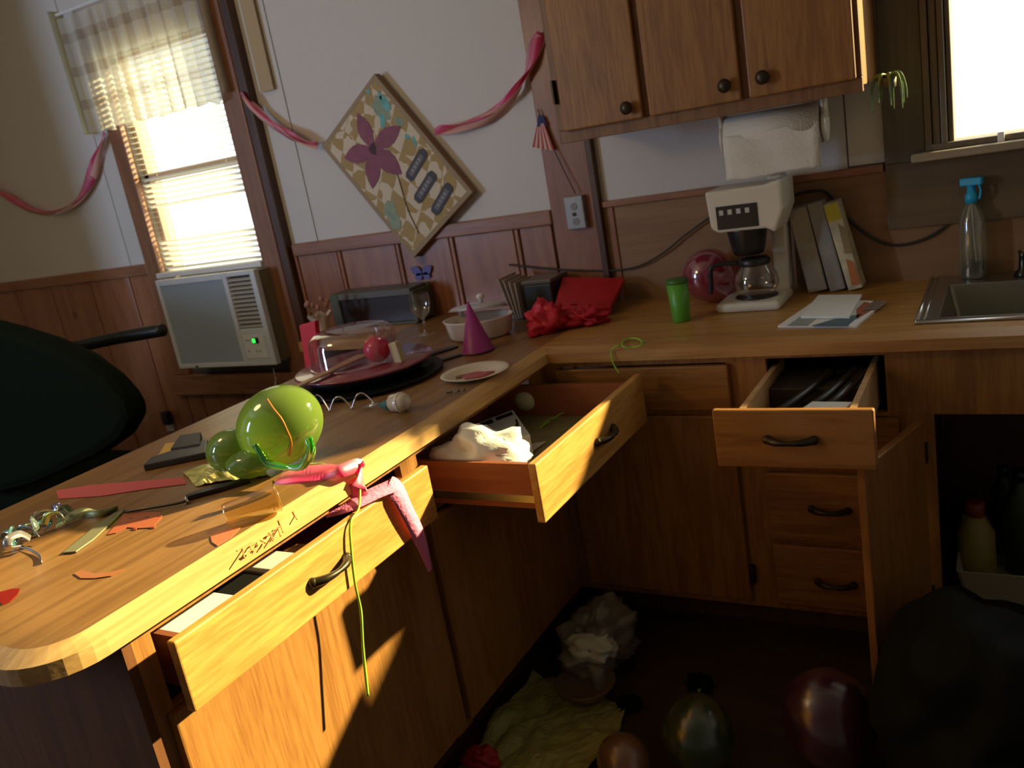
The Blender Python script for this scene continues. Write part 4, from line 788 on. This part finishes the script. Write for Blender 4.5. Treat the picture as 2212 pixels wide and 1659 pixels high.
# ---- utensils right of tray
def utensil(name, label, pts, wd, mt, cat, z=ZP, th=.006, extra=None):
    P = [at(u,v,'z',z) for u, v in pts]; o = T(name, label, cat, P[0]); a = Vector((0,0,0))
    m = M(); V = []
    for i, p in enumerate(P):
        t = (P[min(i+1,len(P)-1)]-P[max(i-1,0)]).normalized(); s = Vector((-t.y,t.x,0))*wd[i]/2; V.append((p-s, p+s))
    n = len(P)
    pts_ = [x[0] for x in V]+[x[1] for x in V[::-1]]
    m.prism(pts_, (0,0,th)); return m.go('body' if not extra else extra, mt, o, bev=.0015), o
utensil('black_spatula', 'black kitchen spatula lying between cake tray and dish', ((905,778),(930,768),(985,750)), (.012,.028,.034), BLACK, 'spatula')
b_, o_ = utensil('marker_pen', 'black marker with green band lying before the party hat', ((930,788),(955,780),(995,768)), (.014,.022,.022), BLACK, 'marker')
utensil('candle_packet', 'green and cream candle packet tucked beside the cake tray', ((912,797),(930,787),(948,778)), (.02,.024,.02), mat('packet_green', (0.12,0.14,0.05), 0.6, vary=.6, bscale=60), 'packet')
# ---- big green balloon on the peninsula: tied bubble with a second lobe
GB = clear('green_balloon_skin', (0.62,0.80,0.22), 0.035, 0.09, (0.32,0.47,0.09), 0.70, 0.25); GK = clear('green_knot', (0.10,0.70,0.06), 0.12, 0.08, (0.05,0.45,0.02), 0.7)
gb = T('balloon', 'shiny translucent light green twisted balloon lying on the peninsula', 'balloon', (-0.26,-1.52,ZP), 'balloons')
c1 = at(603,920,'z',ZP+.096); q = Vector((0.9,0.1,0.45)).to_track_quat('Z','Y').to_matrix()
big = M().ell(c1, (0.086,0.086,0.108), q, 40, 28, fn=lambda d: 1-0.06*max(0,-d.z)**2).go('large_bubble', GB, gb, True)
c2 = at(495,973,'z',ZP+.052); q2 = Vector((-1,0.1,-0.35)).to_track_quat('Z','Y').to_matrix()
M().ell(c2, (0.047,0.047,0.062), q2, 32, 22).go('small_bubble', GB, gb, True)
M().ell(at(540,1000,'z',ZP+.038), (0.055,0.045,0.030), None, 28, 18, fn=lambda d: 1+.15*noise.noise(d*2)).go('crumpled_bubble', GB, gb, True)
M().tube([at(u,v,'y',-1.62) for u, v in ((552,958),(566,985),(580,1002),(620,1010),(650,1008),(664,990),(672,962),(668,945))], lambda t: .0055+.004*abs(math.sin(t*7)), 10).go('twist', GK, gb, True)
M().tube([at(u,v,'y',-1.615) for u, v in ((660,948),(672,965),(668,990),(654,1008))], lambda t: .010*math.sin(math.pi*(t*.8+.1)), 10).go('knot', GK, gb, True)
m = M(); P = [at(u,v,'y',-1.500) for u, v in ((577,862),(600,895),(618,920),(630,950),(627,985))]
P = []; qi = q.transposed(); S_ = Vector((.087,.087,.109))
for u, v in ((577,862),(592,885),(608,905),(620,930),(629,955),(626,985)):
    vd = (at(u,v,'z',ZP)-CAM).normalized(); o_ = qi @ (CAM-c1); d_ = qi @ vd
    o_ = Vector([o_[i]/S_[i] for i in range(3)]); d_ = Vector([d_[i]/S_[i] for i in range(3)])
    A2, B2, C2 = d_.dot(d_), d_.dot(o_), o_.dot(o_)-1; D2 = max(0, B2*B2-A2*C2); P.append(CAM+vd*((-B2-math.sqrt(D2))/A2))
M().tube(P, .0022, 6).go('orange_seam', mat('orange_line', (0.50,0.16,0.01), 0.5), gb, True)
gs = T('curling_ribbon', 'long thin green ribbon trailing from the balloon over the open drawer front', 'ribbon', at(664,1000,'z',ZP+.003))
M().tube([at(664,1003,'z',ZP+.010), at(700,1003,'z',ZP+.004), at(728,1020,'z',ZP+.004), Vector((0.004,-1.552,.905)), Vector((0.012,-1.556,.88)), Vector((0.036,-1.60,.850)), Vector((0.047,-1.645,.838)), Vector((0.050,-1.665,.78)), Vector((0.050,-1.675,.72)), Vector((0.052,-1.68,.66)), Vector((0.052,-1.70,.58)), Vector((0.055,-1.72,.49))], lambda t: .0018+.0016*t, 6).go('ribbon', GR, gs, True)
# ---- pink streamers on the counter
pk = T('streamer', 'pink crepe streamer draped from peninsula over the open drawer front', 'streamer', at(690,1020,'z',ZP), 'pink crepe streamers on the peninsula')
M().ribbon([at(600,1035,'z',ZP+.004), at(640,1028,'z',ZP+.010), at(700,1020,'z',ZP+.012), at(735,1018,'z',ZP+.016), Vector((0.004,-1.535,.915)), Vector((0.016,-1.560,.880)), Vector((-0.004,-1.575,.862))], lambda q: .036+.008*math.sin(q*9), 1.6, ref=(0,0,1), ph=.25).go('strip', PINK, pk, True)
PKL = mat('pink_crepe_thick', (0.88,0.22,0.42), 0.75, bump=.4, bscale=120)
M().ribbon([Vector((-0.030,-1.62,.845)), Vector((0.010,-1.60,.853)), Vector((0.034,-1.54,.857)), Vector((0.046,-1.49,.853))], .036, .5, ref=(0,0,1), ph=.1).go('strip', PKL, pk, True)
M().ribbon([Vector((0.040,-1.500,.858)), Vector((0.052,-1.490,.838)), Vector((0.056,-1.478,.79)), Vector((0.056,-1.462,.74)), Vector((0.053,-1.448,.69)), Vector((0.052,-1.438,.62))], lambda q: .050*(1-.72*q*q)+.003*math.sin(q*11), .5, ref=(1,0,0), ph=-.15).go('strip', PKL, pk, True)
pk2 = T('streamer', 'flat pink crepe streamer lying across the peninsula behind the foil packet', 'streamer', at(280,1055,'z',ZP), 'pink crepe streamers on the peninsula')
M().prism([at(u,v,'z',ZP+.0005) for u, v in ((122,1060),(200,1048),(300,1040),(398,1032),(402,1046),(320,1056),(220,1072),(126,1078))], (0,0,.001)).go('strip', mat('flat_pink_crepe', (0.55,0.09,0.08), 0.85), pk2)
# ---- foil packet, phone, yellow pad
fo = T('foil_packet', 'crumpled yellow-gold foil packet under the green balloon', 'packet', at(490,1035,'z',ZP))
m = M(); nx, ny = 26, 10; a_, b_, c_, d_ = [at(u,v,'z',ZP) for u, v in ((395,1022),(425,1052),(585,1030),(545,985))]
V = []
for j in range(ny+1):
    for i in range(nx+1):
        p = a_.lerp(d_, i/nx).lerp(b_.lerp(c_, i/nx), j/ny); e_ = min(1, 4*min(i/nx, 1-i/nx, .5), 4*min(j/ny, 1-j/ny, .5)+.15)
        V.append(p+Vector((0,0,.003+.014*e_+.006*noise.noise(p*55))))
m.add(V, [(j*(nx+1)+i, j*(nx+1)+i+1, (j+1)*(nx+1)+i+1, (j+1)*(nx+1)+i) for j in range(ny) for i in range(nx)])
o = m.go('foil', mat('gold_foil', (0.62,0.56,0.16), 0.30, 0.35, vary=.35, bscale=45), fo); sm = o.modifiers.new('t','SOLIDIFY'); sm.thickness = .001
rm = T('remote_control', 'dark remote control lying left of the green balloon', 'remote', at(380,1000,'z',ZP))
a_, b_, c_, d_ = [at(u,v,'z',ZP) for u, v in ((312,1018),(330,1000),(452,960),(448,990))]
M().prism([a_, b_, c_, d_], (0,0,.016)).go('body', mat('remote_dark', (0.05,0.048,0.045), 0.35), rm, bev=.003)
dk = T('black_case', 'small black case lying between remote control and green balloon', 'case', at(400,965,'z',ZP))
M().prism([at(u,v,'z',ZP) for u, v in ((372,985),(392,955),(438,948),(436,975))], (0,0,.020)).go('body', mat('case_black', (0.022,0.022,0.020), 0.5), dk, bev=.003)
sheet('yellow_note', 'yellow note slip at the far edge of the peninsula', ((343,985),(358,960),(392,955),(372,982)), ZP, .003, mat('note_yellow', (0.60,0.36,0.06), 0.7), 'paper')
# ---- black carving fork / lighter, grey sheath, holographic bow
bb, lo = utensil('stick_lighter', 'long black stick lighter lying before the foil packet', ((405,1080),(430,1071),(480,1058),(540,1040)), (.016,.026,.026,.014), BLACK, 'lighter', th=.010, extra='handle')
M().tube([at(405,1080,'z',ZP+.006), at(380,1088,'z',ZP+.006), at(270,1106,'z',ZP+.005)], .0032, 8).go('barrel', mat('gun_metal', (0.10,0.09,0.08), 0.3, .8), lo, True)
M().lathe([(.0085,0),(.0085,.004)], at(405,1080,'z',ZP+.006), at(380,1088,'z',ZP)-at(405,1080,'z',ZP), 14).go('collar', STEEL, lo, True)
kn, ko = utensil('spreader_knife', 'dull grey-green flat spreader lying beside the silver bow', ((150,1196),(185,1170),(225,1135),(262,1105)), (.030,.036,.032,.018), mat('sheath_olive', (0.17,0.16,0.09), 0.55), 'spreader', th=.004, extra='blade')
hb = T('ribbon_bow', 'shiny holographic silver ribbon bow on the near end of the peninsula', 'bow', at(85,1150,'z',ZP))
HOL = [mat('holo_%d' % i, c_, 0.18, 0.75) for i, c_ in enumerate(((0.35,0.45,0.40),(0.20,0.45,0.45),(0.55,0.50,0.48),(0.40,0.45,0.25),(0.35,0.35,0.50)))]
bc = at(78,1150,'z',ZP+.012)
for i in range(11):
    a = i*2.4; u_ = at(20+i*12, 1175-i*7+(i*37 % 25)-10, 'z', ZP+.010+.010*(i % 3)); d = Vector((math.cos(a), math.sin(a), 0))*.022
    M().ribbon([u_-d, u_-d*.3+Vector((0,0,.018)), u_+d*.8+Vector((0,0,.020)), u_+d*1.1+Vector((0,0,.004)), u_+d*.2-Vector((0,0,.004))], .015, .8, ref=(0,0,1), ph=i).go('loop', HOL[i % 5], hb, True)
M().ribbon([at(130,1130,'z',ZP+.008), at(175,1108,'z',ZP+.012), at(215,1112,'z',ZP+.006), at(255,1096,'z',ZP+.008)], .022, 2.5, ref=(0,0,1)).go('tail', mat('holo_tail', (0.34,0.38,0.20), 0.35, 0.5), hb, True)
M().ribbon([at(20,1175,'z',ZP+.003), at(60,1185,'z',ZP+.004), at(85,1200,'z',ZP+.003), at(90,1215,'z',ZP+.003)], .006, 1.5, ref=(0,0,1)).go('tail', HOL[2], hb, True)
# ---- amber tumbler lying on its side
am = T('plastic_cup', 'clear amber cup lying on its side near the red marker writing', 'cup', at(540,1110,'z',ZP))
A_ = at(485,1118,'z',ZP+.022); B_ = at(600,1078,'z',ZP+.026); ax = (B_-A_)
M().lathe([(0.0,0.002),(.020,0.0),(.023,.006),(.026,ax.length)], A_+Vector((0,0,.003)), ax, 30, cap=False).go('cup', clear('amber_plastic', (0.97,0.86,0.55), .08, .06, (0.6,0.42,0.12), .07), am, True)
M().lathe([(.0255,-.001),(.0275,0),(.0275,.003),(.0255,.004)], A_+Vector((0,0,.003))+ax*.985, ax, 30).go('rim', clear('amber_rim', (0.92,0.78,0.4), .15, .06, (0.6,0.42,0.12), .25), am, True)

# ================================================================== IN THE DRAWERS
# nearest drawer (mostly covered by the worktop)
def block(name, label, cat, x0, x1, y0, y1, z0, z1, mt, bev=.002):
    return tag(M().box(x0,x1,y0,y1,z0,z1).go(name, mt, None, bev=bev), label, cat)
block('paper_stack', 'white stack of papers in the slightly open drawer, by its left end', 'paper', -0.20, 0.012, -2.028, -1.90, 0.730, 0.815, PAPER)
block('black_case', 'black case in the slightly open drawer between white papers', 'case', -0.20, 0.010, -1.895, -1.80, 0.730, 0.800, BLACK)
block('paper_pad', 'small white pad in the middle of the slightly open drawer', 'paper', -0.20, 0.012, -1.795, -1.725, 0.730, 0.808, mat('pad_white', (0.75,0.66,0.60), .7))
block('wooden_ruler', 'wooden stick lying in the slightly open drawer near its middle', 'ruler', -0.10, 0.008, -1.71, -1.66, 0.730, 0.790, INNER)
# far-open drawer: z floor about .721
bag_m = crumple((0.075,-1.176,0.795), (0.125,0.085,0.068), 2, .35, 1.6, zmin=0.730)
for p in bag_m.v:
    p.y = max(p.y, -1.254+0.15*min(0, p.y+1.254)*0); p.x = min(p.x, 0.262)
    if p.x < 0.012: p.z = min(p.z, 0.840)
bag = bag_m.go('plastic_bag', mat('white_plastic_bag', (0.85,0.84,0.82), .4, bump=.3, bscale=30), None, True)
tag(bag, 'crumpled white plastic bag in the far-open drawer', 'bag')
wb = T('white_carton', 'white carton with black stripes in the far-open drawer', 'box', (0.12,-0.93,0.726))
a_, b_, c_ = at(1000,925,'z',.786), at(1108,885,'z',.786), at(1145,938,'z',.786); d_ = a_+(c_-b_)
a_ = d_-(c_-b_)
M().prism([a_, b_, c_, d_], (0,0,-.055)).go('carton', mat('carton_white', (0.62,0.58,0.52), .5), wb, bev=.002)
def onb(u, v): return a_+(b_-a_)*u+(d_-a_)*v+Vector((0,0,.0003))
for q in (((.05,.06),(.55,.06),(.55,.20),(.05,.20)),((.62,.06),(.95,.06),(.95,.18),(.62,.18))): M().prism([onb(*x) for x in q], (0,0,.0006)).go('black_stripe', BLACK, wb)
M().prism([onb(*x) for x in ((.66,.78),(.80,.68),(.90,.50),(.93,.36),(.96,.40),(.93,.60),(.84,.78),(.70,.88))], (0,0,.0006)).go('black_swoosh', mat('dull_black', (0.05,.045,.035), .6), wb)
for k in range(3):
    p_ = c_.lerp(d_, .12)+Vector((0,0,-.014-.010*k)); e_ = (d_-c_).normalized(); nn_ = e_.cross(Vector((0,0,1))).normalized(); nn_ = nn_ if nn_.dot(CAM-c_) > 0 else -nn_
    M().obox(p_+e_*.014+nn_*.0006, e_*.014, nn_*.0005, (0,0,.003)).go('print_line', PRG, wb)
jar = T('milky_jar', 'round milky lidded jar at the back of the far-open drawer', 'jar', at(1135,875,'z',.730))
jc = at(1140,862,'z',.768); jx = Vector((1,-.25,0)).normalized()
M().ell(jc, (.042,.038,.037), nu=26, nv=18).go('jar', mat('milky', (0.66,0.64,0.45), .35), jar, True)
M().lathe([(.026,0),(.028,.01),(.020,.030),(.012,.034)], jc-jx*.05, jx, 20).go('lid', mat('pinkish_lid', (0.32,.12,.08), .5), jar, True)
utensil('clear_wrapper', 'flat clear wrapper pointing right behind the milky jar', ((1150,875),(1175,868),(1200,862)), (.05,.04,.008), clear('wrap', (.8,.82,.7), .12, .2, (.3,.3,.2), .5), 'wrapper', z=.732, th=.002)
sheet('paper_sheet', 'cream paper sheet lying in front corner of the far-open drawer', ((1085,1003),(1112,1003),(1180,955),(1150,960)), .727, .003, mat('cream_sheet', (.62,.55,.40), .7), 'paper')
gl = T('green_ribbon_bits', 'bits of curly green ribbon on the drawer liner', 'ribbon', at(1190,905,'z',.730))
for u, v in ((1175,915),(1195,905),(1212,893),(1165,925)): M().tube([at(u,v,'z',.731), at(u+12,v-9,'z',.735), at(u+24,v-14,'z',.731)], .0018, 6).go('curl', GR, gl, True)
# drawer of the bank
kb = T('knife_tray', 'dark cutlery tray with black handled tools filling the open bank drawer', 'tray', (0.772,-0.72,0.722))
M().box(0.660,0.886,-0.70,-0.53,0.722,0.800).go('tray', mat('tray_dark', (0.03,.028,.015), .5), kb, bev=.003)
for i, (xa, xb, z_) in enumerate(((.69,.80,.812),(.75,.86,.818),(.80,.875,.812))):
    utn = M().tube([Vector((xa,-.86+i*.02,.775)), Vector(((xa+xb)/2,-.76,.795)), Vector((xb,-.60,z_))], .011, 10).go('handle', mat('tool_black%d' % i, (.02,.018,.012), .35), kb, True)
wt = tag(M().prism([(0.668,-.945,.805),(0.712,-.945,.805),(0.745,-.855,.80),(0.700,-.850,.80)], (0,0,-.006)).go('paper_slip', mat('slip_white', (.55,.58,.50), .6), None), 'white folded slip at the left front of the open bank drawer', 'paper')
wt2 = tag(M().prism([(0.755,-.945,.808),(0.858,-.945,.808),(0.880,-.830,.808),(0.790,-.825,.808)], (0,0,-.008)).go('white_box', mat('slip_white_b', (.80,.84,.84), .5), None, bev=.001), 'bright white flat box at the front of the open bank drawer', 'box')
tag(M().box(0.722,0.750,-.94,-.72,.724,.770).go('black_case', BLACK, None, bev=.003), 'narrow black case between white slip and white box in the bank drawer', 'case')

# ================================================================== FLOOR
b1 = crumple((0.135,-0.86,0.085), (0.105,0.135,0.10), 5, .45, 1.9, zmin=.001, nu=48, nv=32).go('plastic_bag', clear('grey_bag', (.5,.48,.4), .05, .3, (.45,.42,.30), .80), None, True)
tag(b1, 'crumpled translucent plastic bag on the floor in the cabinet corner', 'bag')
b3 = crumple((0.165,-0.955,0.135), (0.072,0.050,0.035), 9, .4, 2.2).go('white_wrapping', mat('tissue_white', (.62,.60,.44), .7), None, True)
tag(b3, 'piece of white tissue stuffed in the plastic bag on the floor', 'tissue')
bw = T('brown_bowl', 'shallow brown bowl under the plastic bag on the floor', 'bowl', (0.16,-1.04,0.02))
M().lathe([(.0,0),(.05,0),(.085,.045),(.082,.048),(.048,.006),(.0,.006)], (0.165,-1.025,.022), n=32, cap=False).go('bowl', mat('bowl_brown', (.16,.09,.045), .4), bw, True)
yp = T('wrapping_paper', 'crinkled yellow-green wrapping paper spread over the floor', 'paper', (0.1,-1.2,0))
m = M(); nx, ny = 34, 34; V = []; A0, B0, C0, D0 = Vector((-.06,-1.42,0)), Vector((.28,-1.33,0)), Vector((.30,-1.02,0)), Vector((-.045,-.94,0))
for j in range(ny+1):
    for i in range(nx+1):
        p = A0.lerp(B0, i/nx).lerp(D0.lerp(C0, i/nx), j/ny); p += Vector((.03*noise.noise(p*6), .03*noise.noise(p*6+Vector((5,5,5))), 0))
        V.append(Vector((p.x, p.y, .004+.030*abs(noise.noise(Vector((p.x*14,p.y*9,1))))+.012*abs(noise.noise(p*28)))))
m.add(V, [(j*(nx+1)+i, j*(nx+1)+i+1, (j+1)*(nx+1)+i+1, (j+1)*(nx+1)+i) for j in range(ny) for i in range(nx)])
m.go('sheet', mat('paper_yellow_green', (.32,.29,.075), .55, vary=.2, bscale=20), yp)
def flb(label, u, v, r, col, kn, grp='balloons'):
    c = at(u, v, 'z', r); mt = clear('skin_%d_%d' % (u, v), tuple(min(1, x*1.5+.1) for x in col), .06, .25, col, .75); balloon('balloon', label, c, r, mt, kn, group=grp)
flb('dark green balloon on the floor below the open sink door', 1508, 1590, .085, (.06,.11,.02), (-.1,.6,.5))
flb('large purple balloon on the floor before the sink cabinet', 1790, 1545, .108, (.13,.018,.055), (.2,-.5,-.3))
flb('small tan balloon at the bottom edge of the floor', 1345, 1640, .062, (.42,.20,.09), (.4,-.4,.0))
for i, (u, v, r_, lb) in enumerate(((1512,1475,.028,'black crumpled scrap on the floor behind the green balloon'),(1358,1520,.024,'black crumpled scrap on the floor beside the plastic bag'))):
    c = at(u, v, 'z', .02); tag(crumple(c, (r_*1.3,r_,.022), i+4, .6, 2.5, 24, 16, zmin=.001).go('black_scrap', BLKF, None, True), lb, 'scrap')
c = at(1040,1640,'z',.02); tag(crumple(c, (.05,.035,.028), 11, .5, 2.2, 28, 18, zmin=.001).go('red_wrapping', mat('red_wrap', (.40,.01,.015), .5), None, True), 'red crumpled wrapping at the bottom edge beside the peninsula', 'wrapping')
gbg = crumple((1.155,-1.10,0.20), (0.215,0.27,0.25), 6, .25, 1.2, zmin=.001, nu=60, nv=40).go('garbage_bag', mat('bin_bag', (.004,.0045,.003), .75, spec=.15), None, True)
tag(gbg, 'big black garbage bag on the floor at the lower right', 'bag')
# ---- inside the sink cabinet
bs = T('wash_basin', 'pale plastic basin on the floor of the open sink cabinet', 'basin', (1.26,-0.36,.136))
m = M(); x0, x1, y0, y1 = 1.06, 1.44, -.55, -.20
for z_, g in ((.137,.02),(.255,0),(.260,-.008)): pass
m.add([(x0+.02,y0+.02,.137),(x1-.02,y0+.02,.137),(x1-.02,y1-.02,.137),(x0+.02,y1-.02,.137),(x0,y0,.235),(x1,y0,.235),(x1,y1,.235),(x0,y1,.235)], [(0,1,2,3),(0,1,5,4),(1,2,6,5),(2,3,7,6),(3,0,4,7)])
o = m.go('basin', mat('basin_cream', (.40,.37,.22), .5), bs, bev=.01); sm = o.modifiers.new('t','SOLIDIFY'); sm.thickness = .004
jg = T('detergent_jug', 'yellowish jug with dark red cap standing in the pale basin', 'jug', (1.105,-.42,.14))
M().lathe([(.0,0),(.045,0),(.048,.02),(.046,.15),(.025,.19),(.018,.20)], (1.105,-.42,.142), n=24).go('jug', mat('jug_olive', (.30,.24,.06), .45), jg, True)
M().lathe([(.022,.198),(.024,.202),(.024,.235),(.018,.238)], (1.105,-.42,.142), n=20).go('cap', mat('cap_darkred', (.20,.03,.01), .5), jg, True)
for i, (x, y, hgt, r_, col, lb) in enumerate(((1.21,-.34,.30,.040,(.03,.05,.015),'dark green bottle standing behind the basin in the sink cabinet'),(1.30,-.40,.22,.045,(.14,.015,.012),'dark red canister standing in the sink cabinet'),(1.17,-.22,.26,.035,(.02,.02,.02),'black bottle at the back of the sink cabinet'))):
    bt_ = T('cleaner_bottle', lb, 'bottle', (x,y,.14), 'cleaning bottles in the sink cabinet'); mt = mat('cleaner%d' % i, col, .4)
    M().lathe([(.0,0),(r_,0),(r_,hgt*.7),(r_*.4,hgt*.85),(r_*.4,hgt*.9)], (x,y,.142), n=20).go('bottle', mt, bt_, True); M().lathe([(r_*.45,hgt*.9),(r_*.45,hgt),(0,hgt)], (x,y,.142), n=16).go('cap', BLACK, bt_, True)

# ================================================================== CHAIR BEHIND THE PENINSULA
ch = T('upholstered_chair', 'dark upholstered armchair with rounded back beyond the peninsula', 'chair', (-2.55,-0.95,0))
YC = -0.95
P_ = [at(u,v,'y',YC) for u, v in ((-140,640),(-40,672),(60,697),(140,722),(215,755),(275,800),(318,848),(330,890),(305,930),(255,965),(190,995),(110,1030),(30,1050),(-60,1050),(-150,1040))]
m = M().prism(P_, (0,-.10,0)); m.go('backrest', BLKF, ch, bev=.035)
M().tube([at(130,758,'y',-.80), at(230,735,'y',-.74), at(352,713,'y',-.70)], .024, 12).go('armrest', mat('arm_black', (.012,.013,.011), .4), ch, True)
M().box(-2.85,-1.98,-1.02,-.50,.40,.50).go('seat', BLKF, ch, bev=.03)
for x in (-2.78,-2.06):
    for y in (-.98,-.55): M().tube([(x,y,.42),(x,y,0.0)], .02, 10).go('leg', DARKW, ch, True)
